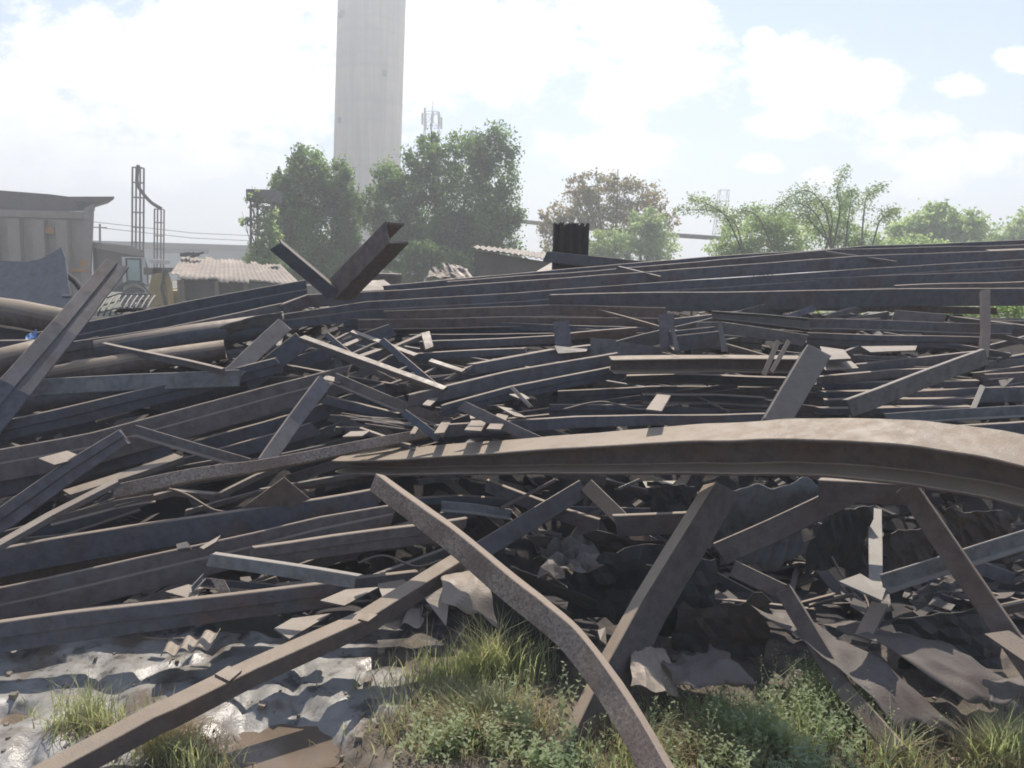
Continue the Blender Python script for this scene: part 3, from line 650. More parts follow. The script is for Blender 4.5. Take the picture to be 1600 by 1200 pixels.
sheet([(350, 935, 3.19), (430, 930, 3.19), (440, 990, 3.31), (340, 985, 3.31)], 'shaded sheet under the lowest grooved beam', mat='tarp', amp=.01)
# ------------------------------------------------------------------ foreground bars
b = beam('Cb', [(40, 1232, 2.3), (97, 1199, 2.36), (240, 1122, 2.5), (272, 1108, 2.53), (400, 1045, 2.72), (575, 967, 2.98), (700, 889, 3.2), (728, 872, 3.26)], [38, 37, 35, 35, 31, 28, 25, 24], .075, keep=True, label='dusty tan bar running from the bottom left corner up to the middle', roll=[6, 6, 6, 5, 5, 4, 4, 4], face=False, mat='dusty', wob=.001)
plate([(336, 1053, 2.6), (357, 1040, 2.66), (378, 1047, 2.66), (358, 1064, 2.57)], None, mat='brown', name='splice_plate', parent=b, th=.012)
plate([(560, 967, 2.91), (577, 958, 3.0), (590, 960, 3.0), (575, 971, 2.93)], None, mat='brown', name='splice_plate', parent=b, th=.008)
beam('box', [(587, 740, 3.35), (650, 786, 3.22), (724, 841, 3.08), (800, 903, 2.93), (872, 961, 2.8), (915, 1003, 2.7), (960, 1063, 2.56), (1000, 1125, 2.43), (1048, 1210, 2.28)], [28, 32, 36, 40, 40, 40, 42, 44, 46], .05, 'curved scaly bar sweeping down from the centre to the bottom edge', roll=[20, 26, 22, 27, 23, 20, 25, 22, 24], mat='scab', smooth=True, wob=.006, t=.01, face=True)
beam('Cb', [(868, 1205, 2.6), (950, 1035, 2.84), (1005, 935, 2.99), (1118, 752, 3.26)], [72, 66, 60, 54], .06, 'heavy beam leaning up from the weeds to the big bent beam, one face sunlit', roll=38, keep=True, t=.016, mat='halfsunlit', wob=.001)
beam('L', [(1114, 850, 3.35), (1200, 812, 3.4), (1320, 755, 3.45)], [38, 36, 34], .07, 'brown angle rising right under the big bent beam', roll=2, mat='brown')
beam('box', [(1280, 750, 3.32), (1440, 757, 3.22)], 34, .08, 'stubby brown bar under the big bent beam between two struts', mat='brown')
beam('L', [(1428, 752, 3.02), (1446, 776, 3.0), (1525, 890, 2.85), (1608, 1010, 2.7)], [32, 32, 34, 36], .06, 'rusty strut leaning down right from under the big bent beam', roll=10, mat='brown', t=.012)
plate([(1538, 990, 2.72), (1575, 985, 2.74), (1640, 1005, 2.72), (1640, 1060, 2.6)], 'brown wedge plate at the foot of the rusty strut', mat='brown')
lo = beam('Lb', [(1381, 902, 3.02), (1480, 872, 3.1), (1650, 820, 3.24)], [34, 32, 29], .055, 'galvanised angle rail going right from a sunlit corner plate', mat='galv', roll=8)
plate([(1311, 908, 3.0), (1344, 896, 3.1), (1384, 920, 3.0), (1378, 938, 2.93)], 'sunlit corner plate at the foot of the galvanised upright', mat='galv', name='gusset_plate')
beam('L', [(1378, 796, 3.75), (1379, 860, 3.36), (1380, 924, 3.02)], 20, .03, 'sunlit galvanised upright standing on a corner plate at lower right', face=True, roll=-6, mat='galv', wob=0)
b = beam('L', [(1150, 876, 3.2), (1232, 914, 3.12)], [26, 26], .03, 'bent thin bar dropping into the weeds, upper piece', mat='brown')
beam('L', [(1236, 914, 3.1), (1326, 1064, 2.86), (1412, 1165, 2.6)], [26, 28, 30], .03, 'thin bar dropping from its bend into the weeds at lower right', roll=10, mat='brown')
# ------------------------------------------------------------------ hollow under the bent beam
beam('L', [(925, 750), (975, 797), (1042, 868)], [24, 24, 22], .05, 'brown strut slanting down right in the hollow under the bent beam', off=-.15, mat='brown')
beam('L', [(745, 845), (820, 800), (905, 750)], [30, 30, 28], .07, 'dark angle rising right in the hollow behind the curved scaly bar', off=-.12, mat='dark')
beam('L', [(782, 792), (866, 748)], 5, .03, 'thin bright edged strip above the dark angle in the hollow', off=-.15, mat='brown')
beam('box', [(760, 750), (880, 795), (935, 812)], [20, 22, 22], .03, 'shaded flat bar slanting down right under the bent beam', off=0)
beam('Lb', [(690, 785), (740, 789), (800, 798)], 15, .06, 'bluish bar left in the hollow under the bent beam', off=-.05, mat='galv')
beam('L', [(640, 780), (720, 774), (800, 780)], 12, .06, 'dark bar under the tail of the big bent beam', off=.05, mat='dark')
beam('box', [(960, 806, 3.5), (1075, 801, 3.5)], 34, .03, 'brown plate like bar crossing behind the slanting brown strut', mat='brown')
plate([(1004, 752), (1056, 751), (1050, 758), (1010, 762)], 'small sunlit chip under the big bent beam', tilt=10, off=-.3)
beam('L', [(965, 762), (998, 747)], 5, .04, 'small sunlit strip under the big bent beam', off=-.1, mat='sheet')
sheet([(1130, 760, 3.59), (1292, 752, 3.59), (1230, 880, 3.71), (1120, 880, 3.71)], 'bluish corrugated sheet behind the brown angle', corr=5, amp=.016, camp=.008, nu=50, mat='galv', rag=.1)
sheet([(1010, 752, 3.64), (1090, 752, 3.64), (1085, 800, 3.76), (1020, 805, 3.76)], 'dark crumpled sheet in the hollow right of the brown strut', amp=.03, freq=9, mat='tarp')
sheet([(830, 838, 3.50), (1030, 835, 3.50), (1000, 870, 3.62), (845, 880, 3.62)], 'dark rubbery sheet with sunlit folds in the hollow', amp=.025, freq=6, rag=.16, mat='dirt')
sheet([(845, 865, 3.4), (925, 850, 3.45), (935, 905, 3.2), (850, 915, 3.2)], 'curled sheet with a sunlit flap under the brown strut', amp=.05, freq=7, rag=.16, mat='dirt')
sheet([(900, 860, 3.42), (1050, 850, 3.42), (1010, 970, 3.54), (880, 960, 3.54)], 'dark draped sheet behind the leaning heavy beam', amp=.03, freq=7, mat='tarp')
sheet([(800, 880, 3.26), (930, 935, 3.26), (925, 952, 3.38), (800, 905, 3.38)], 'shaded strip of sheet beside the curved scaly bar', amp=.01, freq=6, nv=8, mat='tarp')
sheet([(700, 905, 3.25), (762, 893, 3.25), (776, 975, 3.0), (690, 950, 3.05)], 'curved grey flap of sheet over the grass', amp=.02, freq=5, bulge=.05, mat='sheet')
plate([(663, 934, 3.12), (694, 916, 3.16), (702, 936, 3.1), (697, 978, 3.0)], 'torn tan sheet between the foreground bar and the grey flap', mat='sheet', name='torn_sheet', cat='sheet metal')
sheet([(585, 965, 3.15), (660, 945, 3.15), (660, 980, 3.02), (560, 985, 3.05)], 'small corrugated sheet behind the foreground bar', corr=3, amp=.006, nu=30, nv=8, mat='sheet')
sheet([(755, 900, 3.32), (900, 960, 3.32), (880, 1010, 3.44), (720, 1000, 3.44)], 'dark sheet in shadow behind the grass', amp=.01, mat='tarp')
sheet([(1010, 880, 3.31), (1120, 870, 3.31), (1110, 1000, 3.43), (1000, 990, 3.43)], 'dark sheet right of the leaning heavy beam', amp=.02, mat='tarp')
sheet([(1075, 930, 3.25), (1200, 920, 3.25), (1190, 1040, 3.37), (1060, 1030, 3.37)], 'dusty shaded sheet beside the thin bent bar', amp=.025, rag=.16, mat='dirt')
sheet([(1040, 1030, 2.95), (1110, 1010, 3.0), (1190, 1090, 2.75), (1080, 1100, 2.72)], 'dented tan sheet at the edge of the weeds', amp=.035, freq=6, rag=.16, mat='dirt', bulge=.03)
sheet([(985, 1000, 2.98), (1040, 1015, 2.98), (1060, 1090, 2.78), (985, 1075, 2.78)], 'tan sheet at the foot of the leaning heavy beam', amp=.012, freq=6, mat='sheet')
plate([(934, 985, 2.98), (946, 980, 3.0), (948, 1008, 2.94), (938, 1000, 2.94)], 'small sunlit tab left of the leaning heavy beam', mat='sheet')
sheet([(1170, 955, 3.2), (1240, 965, 3.2), (1480, 1130, 2.75), (1400, 1145, 2.7)], 'long dusty trough of sheet lying down right into the weeds', amp=.025, freq=5, bulge=.04, nu=40, rag=.16, mat='dirt')
sheet([(1280, 985, 3.2), (1360, 985, 3.2), (1600, 1085, 2.85), (1520, 1110, 2.75)], 'dusty folded sheet right of the long trough', amp=.03, freq=4, bulge=.04, nu=40, rag=.16, mat='dirt')
sheet([(1540, 1075, 2.8), (1620, 1065, 2.8), (1640, 1105, 2.65), (1545, 1112, 2.65)], 'curled tan end of sheet at the right edge', amp=.025, freq=6, bulge=.03, rag=.16, mat='dirt')
sheet([(1390, 830, 3.42), (1450, 820, 3.42), (1455, 890, 3.46), (1385, 895, 3.46)], 'curled sheet with a sunlit edge behind the galvanised rail', amp=.016, freq=7, mat='dirt')
sheet([(1480, 785, 3.33), (1580, 800, 3.33), (1585, 870, 3.46), (1490, 860, 3.46)], 'silvery crumpled sheet under the right end of the bent beam', amp=.03, freq=7, rag=.16, mat='dirt')
sheet([(1290, 790, 3.56), (1360, 790, 3.56), (1350, 880, 3.68), (1250, 890, 3.68)], 'dark crumpled sheet left of the galvanised upright', amp=.03, freq=8, mat='tarp')
sheet([(1420, 935, 3.2), (1500, 905, 3.2), (1505, 930, 3.05), (1440, 955, 3.05)], 'small sunlit crumpled sheet below the galvanised rail', amp=.03, freq=9, rag=.16, mat='dirt')
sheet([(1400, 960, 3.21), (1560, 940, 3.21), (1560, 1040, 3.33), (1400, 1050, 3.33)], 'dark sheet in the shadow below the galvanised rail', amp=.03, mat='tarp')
beam('box', [(1330, 1000, 3.05), (1360, 940, 3.15)], 24, .03, 'shaded strut below the sunlit corner plate', roll=-10)
# ------------------------------------------------------------------ small lattice left of centre
LG = 'bars of the small lattice frame left of centre'
lat = empty('steel_lattice', P(575, 560, 4.7), 'small sunlit lattice frame of flat bars left of centre', 'lattice frame', GROUP)
def lb(path, h, w, off=0, roll=8, mat='sheet', nm='lattice_bar'): beam('box', path, h, w, None, off=off, roll=roll, mat=mat, name=nm, parent=lat, wob=0)
lb([(546, 518, 4.95), (647, 556, 4.65)], 5, .05, nm='rail'); lb([(467, 527, 4.75), (580, 568, 4.5), (690, 608, 4.3)], 9, .045, roll=18, nm='rail')
lb([(512, 519, 4.9), (548, 550, 4.7)], 8, .02, mat='dark'); lb([(600, 528, 4.75), (640, 563, 4.6), (686, 602, 4.4)], 11, .02, mat='dark', nm='rail')
for a, c in (((541, 541, 4.78), (570, 529, 4.9)), ((553, 551, 4.72), (600, 529, 4.85)), ((566, 557, 4.68), (606, 543, 4.8)), ((590, 567, 4.6), (615, 553, 4.72)), ((623, 578, 4.52), (638, 571, 4.6)), ((524, 530, 4.85), (546, 519, 4.95))):
    lb([a, c], 4, .045)
beam('box', [(617, 541, 4.8), (672, 517, 5.0)], 5, .06, 'sunlit flat bar rising right from the small lattice', roll=12, mat='sheet')
beam('box', [(678, 541, 4.85), (671, 517, 5.0)], 14, .02, 'short sunlit upright at the right end of the small lattice', roll=0, mat='sheet', ref=(1, 0, 0))
beam('box', [(669, 564, 4.6), (722, 581, 4.5)], 5, .05, 'sunlit flat bar falling right beyond the small lattice', roll=10, mat='sheet')
beam('box', [(699, 591, 4.5), (738, 570, 4.6)], 5, .05, 'sunlit flat bar rising right beyond the small lattice', roll=10, mat='sheet')
beam('box', [(664, 582, 4.5), (683, 572, 4.6)], 4, .04, 'stub of sunlit bar just right of the small lattice', roll=10, mat='sheet')
# hollow below the lattice
beam('Lb', [(519, 583, 4.45), (600, 617, 4.35), (698, 654, 4.25)], 18, .06, 'angle with a dashed bright ledge sloping right under the small lattice', roll=5)
beam('box', [(505, 592, 4.5), (530, 598, 4.45)], 5, .06, 'pale stub at the head of the dashed ledge angle', roll=12, mat='sheet')
beam('L', [(500, 616, 4.5), (620, 645, 4.4)], 14, .06, 'dark angle under the dashed ledge angle', mat='dark')
beam('C', [(490, 637, 4.3), (512, 617, 4.35)], 8, .03, 'small pale bracket in the hollow below the small lattice', mat='sheet', ref=(1, 0, 0))
for i in range(9):
    x0 = 520 + i * 9 + random.uniform(-8, 8); y0 = 650 + i * 1.5 + random.uniform(-9, 5)
    pipe([(x0, y0), (x0 + random.uniform(90, 170), y0 + random.uniform(4, 20))], 1.5, 'thin rod in the bundle below the dashed ledge angle', off=-.05, mat='steel', name='steel_rod', cat='rod', group='rods bundled below the dashed ledge angle')
beam('L', [(540, 668), (700, 660), (760, 640)], 10, .08, 'dark angle above the tail of the long speckled bar', off=.0, mat='dark')
plate([(535, 682), (548, 674), (578, 673), (566, 681)], 'tan chip lying behind the long speckled bar', tilt=8, off=-.15)
plate([(660, 632), (672, 620), (690, 618), (672, 634)], 'tan chip at the lower end of the dashed ledge angle', tilt=8, off=-.2)
plate([(732, 640), (740, 634), (762, 652), (735, 654)], 'tan chip right of the dashed ledge angle', tilt=8, off=-.2)
plate([(795, 616), (815, 614), (828, 622), (818, 625)], 'tan chip in the hollow under the bent climbing beam', tilt=8, off=-.2)
plate([(776, 634), (800, 638), (822, 652), (805, 650)], 'long tan sliver in the hollow under the bent climbing beam', tilt=8, off=-.2)
beam('L', [(728, 627, 3.95), (822, 671, 3.9), (850, 684, 3.88)], 17, .03, 'dark angle slanting down right behind the bent beam tail', off=0, mat='steel')
beam('L', [(800, 602), (830, 632)], 6, .03, 'small dark strut in the hollow under the bent climbing beam', off=-.3)
for i, (y, lb_) in enumerate([(660, 'upper'), (672, 'lower')]):
    beam('stepD', [(560, y + 18), (720, y + 2), (860, y - 12)], 14, .08, f'{lb_} of two dark bars behind the tail of the bent beam', off=.15, mat='dark')

beam('L', [(636, 640, 4.02), (668, 664, 3.97), (690, 682, 3.93)], 12, .03, 'short strut added behind the left end of the big bent beam to shade it', mat='dark')  # this strut and the next are added to throw shadows on the beam
beam('L', [(560, 668, 4.22), (640, 694, 4.1)], 7, .03, 'thin strut added behind the left tip of the big bent beam to shade it', mat='dark')
for x, y0, d0, ww, lb_ in ((648, 679, 3.96, .03, 'leftmost'), (694, 676, 3.89, .05, 'second'), (752, 673, 3.79, .085, 'third'), (782, 671, 3.74, .07, 'fourth'), (1034, 642, 3.34, .07, 'rightmost')):  # invented bar ends, placed only to throw shadow stripes on the bent beam
    beam('box', [(x, y0, d0), (x + 14, y0 - 24, d0 + .5)], 4, ww, f'{lb_} of five flat bar ends added over the big bent beam to cast its shadow stripes', mat='steel', ref=(0, 0, 1), roll=0, wob=0)
# ------------------------------------------------------------------ smaller scrap that fills the gaps of the heap
def fill(n, x0, x1, y0, y1, ang, ln, hh, label, group, off=(.16, .5), mats=('steel', 'dark', 'brown', 'grey'), kinds=('L', 'L', 'Cb', 'box', 'Lb', 'stepD')):
    for _ in range(n):
        x, y = random.uniform(x0, x1), random.uniform(y0, y1); a = R(random.gauss(*ang)); l = random.uniform(*ln)
        dx, dy = math.cos(a) * l / 2, math.sin(a) * l / 2; o = random.uniform(*off)
        kd = random.choice(kinds); h = random.uniform(*hh)
        d0 = D(y) + o; sl = random.uniform(-.12, .12)
        d1, d2 = D(y + dy * .8) + o - sl, D(y - dy * .8) + o + sl
        beam(kd, [(x - dx, y + dy, d1), (x + dx, y - dy, d2)], h, random.uniform(.012, .03), label, roll=random.uniform(-8, 8), mat=random.choice(mats), group=group, wob=.006)
fill(26, 640, 1620, 475, 640, (-1, 6), (180, 480), (10, 24), 'rusty section lying in the layers under the crest at centre right', 'sections filling the layers under the crest', off=(.12, .45))
fill(20, -40, 560, 540, 740, (13, 6), (160, 420), (12, 26), 'rusty section in the shade of the left slope', 'sections filling the left slope', off=(.14, .45))
fill(22, 420, 900, 560, 760, (4, 18), (90, 280), (6, 16), 'short offcut in the dark hollow at centre', 'offcuts filling the hollow at centre', off=(.1, .4))
fill(24, -40, 620, 740, 960, (11, 10), (90, 320), (8, 22), 'rusty section in the gaps of the lower left', 'sections filling the lower left', off=(.12, .4))
fill(18, 620, 1640, 760, 960, (0, 32), (90, 300), (8, 22), 'bent offcut in the dark hollow under the arching beam', 'offcuts filling the hollow under the arching beam', off=(.3, .6), mats=('dark', 'steel', 'brown'))
fill(14, 1080, 1640, 500, 640, (2, 8), (140, 320), (6, 18), 'short offcut in the layers at the right', 'offcuts filling the layers at the right', off=(.08, .35), mats=('steel', 'grey', 'brown', 'sheet'))
fill(9, 0, 460, 720, 830, (14, 12), (40, 130), (3, 8), 'sunlit scrap sliver under the long speckled bar', 'sunlit slivers at lower left', off=(-.02, .2), mats=('sheet', 'sheet', 'grey'), kinds=('box', 'L'))
fill(7, 480, 860, 600, 700, (5, 30), (25, 80), (3, 7), 'sunlit scrap sliver in the hollow at centre', 'sunlit slivers at centre', off=(-.05, .15), mats=('sheet',), kinds=('box', 'L'))
fill(8, 1100, 1620, 530, 630, (3, 18), (30, 110), (3, 8), 'sunlit scrap sliver at the right of the pile', 'sunlit slivers at the right', off=(-.05, .15), mats=('sheet', 'grey'), kinds=('box', 'L'))
fill(5, 640, 1620, 770, 960, (5, 40), (20, 80), (3, 8), 'sunlit scrap sliver in the hollow under the arching beam', 'sunlit slivers under the arching beam', off=(-.05, .2), mats=('sheet',), kinds=('box', 'L'))
for pth, lb_ in (([(1330, 1062), (1352, 1045), (1362, 1025), (1350, 1010), (1338, 1000)], 'thin wire curling up above the folded sheet at lower right'),
                 ([(640, 700), (668, 712), (712, 742), (760, 752)], 'thin rod bending under the tail of the big bent beam'),
                 ([(1010, 835), (1040, 850), (1075, 846), (1100, 838)], 'thin curved rod left of the leaning heavy beam'),
                 ([(250, 760), (290, 772), (330, 795), (352, 800)], 'thin bent rod above the long broad dark beam'),
                 ([(880, 640), (940, 628), (1000, 640), (1060, 632)], 'thin wavy rod in the hollow behind the crown of the bent beam'),
                 ([(1300, 870), (1320, 905), (1350, 930), (1360, 960)], 'thin bent wire below the brown angle'),
                 ([(560, 880), (600, 868), (650, 885), (690, 875)], 'thin wire lying across the shadow behind the foreground bar')):
    pipe(pth, 1.6, lb_, off=-.08, mat='brown', name='bent_rod', cat='rod', group='loose bent rods', smooth=True)
# what nobody could count: flakes and chips lying through the mound
mb = MB()
for _ in range(1500):
    x = random.uniform(-3.3, 3.6); y = random.uniform(3.5, 7.2); z = mound(x, y) + random.uniform(0, .06)
    a = random.uniform(0, math.pi); l = random.uniform(.02, .14); w = random.uniform(.006, .04)
    d1 = Vector((math.cos(a), math.sin(a), random.uniform(-.5, .5))) * l; d2 = Vector((-math.sin(a), math.cos(a), random.uniform(-.6, .6))) * w
    c = Vector((x, y, z)); mb.prism([c - d1 - d2, c + d1 - d2 * random.uniform(.4, 1), c + d1 * random.uniform(.5, 1) + d2, c - d1 + d2], (0, 0, .006))
tag(mb.build('scrap_debris', 'dirt'), kind='stuff')

mb = MB()
for _ in range(420):
    p = U(random.uniform(-60, 1660), random.uniform(1005, 1260), 0); s = random.uniform(.003, .011) if random.random() < .93 else random.uniform(.012, .028)
    z = ground_z(p.x, p.y); c = Vector((p.x, p.y, z + s * .2)); b = len(mb.v); vv = []
    for k in range(8):
        g = Vector(((k & 1) * 2 - 1, ((k >> 1) & 1) * 2 - 1, ((k >> 2) & 1) * 2 - 1)) * s * .6; vv.append(c + Vector((g.x * random.uniform(.6, 1.4), g.y * random.uniform(.6, 1.4), g.z * random.uniform(.5, 1))))
    mb.add(vv, [(0, 2, 3, 1), (4, 5, 7, 6), (0, 1, 5, 4), (1, 3, 7, 5), (3, 2, 6, 7), (2, 0, 4, 6)])
tag(mb.build('gravel', 'wood'), kind='stuff')
# ------------------------------------------------------------------ grass and weeds
def blades(name, regions, mat, n, hpx, wid=.0035, bend=.5, kind='stuff', spread=0):
    v, f = [], []
    tot = sum(r[4] for r in regions)
    for (x0, y0, x1, y1, wt) in regions:
        ax, ay, rx, ry = (x0 + x1) / 2, (y0 + y1) / 2, (x1 - x0) / 2, (y1 - y0) / 2
        for _ in range(int(n * wt / tot)):
            t = random.uniform(0, 2 * math.pi); q = abs(random.gauss(0, .55))
            p = U(ax + rx * q * math.cos(t), ay + ry * q * math.sin(t), 0.0)
            if mnoise.noise(Vector((p.x * 5, p.y * 5, 1))) < random.uniform(-.7, .25) - .1: continue
            p.z = ground_z(p.x, p.y) - .01
            h = random.uniform(*hpx) * .0024 * (1.15 - .35 * min(q, 1.6)) * (.75 + .6 * mnoise.noise(Vector((p.x * 6, p.y * 6, 4))) + .25); a = random.uniform(0, 2 * math.pi)
            dr = Vector((math.cos(a), math.sin(a), 0)); sd_ = Vector((-math.sin(a + random.uniform(-.8, .8)), math.cos(a), 0)) * wid * random.uniform(.6, 1.4)
            b = len(v); bd = h * random.uniform(.1, bend) * 1.4
            for i in range(4):
                s = i / 3; c = p + Vector((0, 0, h * (s - .25 * s * s * bend))) + dr * (bd * s * s); w = sd_ * (1 - s * .92)
                v += [c - w, c + w]
            f += [(b + 2 * i, b + 2 * i + 1, b + 2 * i + 3, b + 2 * i + 2) for i in range(3)]
    o = obj(name, v, f, mat); tag(o, kind=kind); return o
blades('grass', [(560, 1040, 900, 1190, 6), (600, 1010, 880, 1090, 3), (40, 1090, 250, 1165, 2.2), (170, 1140, 380, 1220, 2), (880, 1090, 1100, 1220, 3), (1480, 1150, 1640, 1230, 2.5), (1000, 1100, 1330, 1220, 4), (1300, 1130, 1500, 1220, 2)], 'grass', 9500, (18, 62), wid=.003)
blades('tall_grass', [(640, 1010, 900, 1075, 3), (60, 1100, 220, 1150, .8), (1490, 1150, 1640, 1230, 2.2), (1000, 1080, 1400, 1180, .7)], 'grass', 900, (60, 110), wid=.0028, bend=.6)
blades('dry_grass', [(590, 1080, 880, 1180, 4), (180, 1120, 370, 1200, 1.5), (60, 1100, 230, 1160, .8), (1480, 1150, 1640, 1230, 2), (900, 1110, 1300, 1220, 3), (1300, 1130, 1500, 1220, 1)], 'straw', 8500, (14, 60), wid=.0025, bend=1.0)
def weeds(name, regions, mat, n, hr, ls):
    v, f = [], []; tot = sum(r[4] for r in regions)
    for (x0, y0, x1, y1, wt) in regions:
        for _ in range(int(n * wt / tot)):
            t = random.uniform(0, 2 * math.pi); q = abs(random.gauss(0, .6))
            p = U((x0 + x1) / 2 + (x1 - x0) / 2 * q * math.cos(t), (y0 + y1) / 2 + (y1 - y0) / 2 * q * math.sin(t), 0)
            if mnoise.noise(Vector((p.x * 4, p.y * 4, 6))) < random.uniform(-.8, .1): continue
            p.z = ground_z(p.x, p.y) - .01
            h = random.uniform(*hr); lean = Vector((random.uniform(-.5, .5), random.uniform(-.5, .5), 1)).normalized()
            nl = int(h / .011); tip = p + lean * h; s_ = Vector((.0013, 0, 0)); b = len(v)
            v += [p - s_, p + s_, tip]; f.append((b, b + 1, b + 2))
            for i in range(2, nl):
                c = p + lean * (h * i / nl); a = i * 2.4 + random.random(); L_ = ls * random.uniform(.6, 1.3) * (1.15 - .5 * i / nl)
                d = Vector((math.cos(a), math.sin(a), random.uniform(.1, .8))) * L_; w = Vector((-math.sin(a), math.cos(a), random.uniform(-.3, .3))) * L_ * .28
                b = len(v); v += [c, c + d * .5 + w, c + d, c + d * .5 - w]; f.append((b, b + 1, b + 2, b + 3))
    o = obj(name, v, f, mat); tag(o, kind='stuff'); return o
weeds('weeds', [(980, 1090, 1400, 1230, 7), (700, 1080, 900, 1200, 3), (1180, 1070, 1340, 1150, 3), (830, 1140, 930, 1220, 1), (620, 1120, 760, 1200, 1)], 'weed', 1150, (.06, .17), .022)
weeds('feathery_weeds', [(1200, 1060, 1330, 1120, 3), (1040, 1100, 1200, 1180, 2), (1290, 1080, 1420, 1190, 2)], 'weed', 420, (.1, .22), .014)
def leafy(px, py, h, n, label, ls, lean=0, mat='weedpale', grp=None):
    p = U(px, py, 0); p.z = ground_z(p.x, p.y) - .01
    r = empty('leafy_plant', p, label, 'plant', grp); st, lf = MB(), MB()
    for s in range(n):
        a = s * 2 * math.pi / n + .4; tip = p + Vector((math.cos(a) * h * .35 + lean, math.sin(a) * h * .3, h * random.uniform(.75, 1.05)))
        st.tube([p, p.lerp(tip, .5) + Vector((0, 0, h * .06)), tip], .002, 5)
        for i in range(3, 11):
            c = p.lerp(tip, i / 10) + Vector((0, 0, h * .05)); 
            for sgn in (-1, 1):
                g = a + i * 1.57 + (math.pi if sgn > 0 else 0); L_ = ls * (1.15 - .05 * i) * random.uniform(.85, 1.1)
                d = Vector((math.cos(g), math.sin(g), .35)).normalized() * L_; w = Vector((-math.sin(g), math.cos(g), 0)) * L_ * .26
                lf.add([c, c + d * .35 + w + Vector((0, 0, .003)), c + d * .75 + w * .7, c + d, c + d * .75 - w * .7, c + d * .35 - w + Vector((0, 0, .003))], [(0, 1, 2, 3), (0, 3, 4, 5)])
    st.build('stem', 'weed', r); lf.build('leaves', mat, r)
leafy(1262, 1212, .13, 5, 'pale leafy plant with pointed leaves near the bottom edge among the weeds', .036)
leafy(1215, 1215, .1, 4, 'smaller pale leafy plant left of the larger pale one at the bottom edge', .03)
leafy(505, 1212, .1, 3, 'small leafy seedling growing in the mud beside the brown puddle', .028, mat='weed')
leafy(845, 1195, .12, 4, 'bright green leafy plant at the bottom edge below the grass', .03, mat='weed')

# ------------------------------------------------------------------ behind the pile
GZ = -.4
# chimney
c0 = P(572.5, 300, 120); ctop = P(583, -60, 120); q_ = ray(583, -60); ctop = CAM + q_ * ((c0.y - CAM.y) / q_.y); v, f = [], []
base = Vector((c0.x - (ctop - c0).x * 1.6, c0.y, GZ)); n = 56
for k in range(25):
    s = k / 24; z = GZ + (ctop.z - 1 - GZ) * s
    q = (z - c0.z) / (ctop.z - c0.z); cx = c0.x + (ctop.x - c0.x) * q
    r = (5.12 - .12 * q) * (1.0)
    for j in range(n):
        a = 2 * math.pi * j / n; rr = r * (1 + (.0012 if j % 2 else -.0012)); v.append((cx + math.cos(a) * rr, c0.y + math.sin(a) * rr, z))
for k in range(24):
    for j in range(n): f.append((k * n + j, k * n + (j + 1) % n, (k + 1) * n + (j + 1) % n, (k + 1) * n + j))
f.append(tuple(range(24 * n, 25 * n)))
ch = empty('chimney', (base.x, c0.y, GZ), 'tall pale concrete chimney rising out of the top of the photo', 'chimney')
obj('shaft', v, f, 'concrete', ch)
for px, py in ((552, 45), (543, 198), (611, 131), (548, 47)):
    p = P(px, py, 120); q = (p.z - c0.z) / (ctop.z - c0.z); cx = c0.x + (ctop.x - c0.x) * q; dx = p.x - cx; yy = c0.y - math.sqrt(max(.1, 5.1 ** 2 - dx * dx))
    mb = MB(); mb.box((p.x - .35, yy - .12, p.z - .4), (p.x + .35, yy + .3, p.z + .4)); mb.build('wall_hole', 'char', ch)

def leaves(name, blobs, d, nl, size, mat, parent, clump=.22, seed=1, thin=1.0, dep=.8):
    rg = np.random.default_rng(seed); v, f = [], []
    areas = np.array([b[2] * b[3] for b in blobs], float); areas /= areas.sum(); s1 = d / F
    for b, ar in zip(blobs, areas):
        c = np.array(P(b[0], b[1], d + (b[4] if len(b) > 4 else 0))); rad = np.array([b[2] * s1, min(b[2], b[3] * 1.3) * s1 * dep, b[3] * s1])
        ncl = max(4, int(34 * thin * (ar * len(blobs)) ** .5)); dirs = rg.normal(size=(ncl, 3)); dirs /= np.linalg.norm(dirs, axis=1)[:, None]
        cc = dirs * (rg.random((ncl, 1)) ** .33 * .92); k = int(nl * ar)
        which = rg.integers(0, ncl, k); cr = clump * (.6 + .8 * rg.random(ncl))
        pts = c + (cc[which] + rg.normal(size=(k, 3)) * cr[which][:, None] * .55) * rad
        for p in pts:
            a = rg.normal(size=3); a /= np.linalg.norm(a); e = np.cross(a, rg.normal(size=3)); e /= np.linalg.norm(e); L_ = size * (.6 + .8 * rg.random())
            i = len(v); v += [p - a * L_ * .5, p + e * L_ * .3, p + a * L_ * .5, p - e * L_ * .3]; f.append((i, i + 1, i + 2, i + 3))
    return obj(name, [tuple(map(float, q)) for q in v], f, mat, parent)
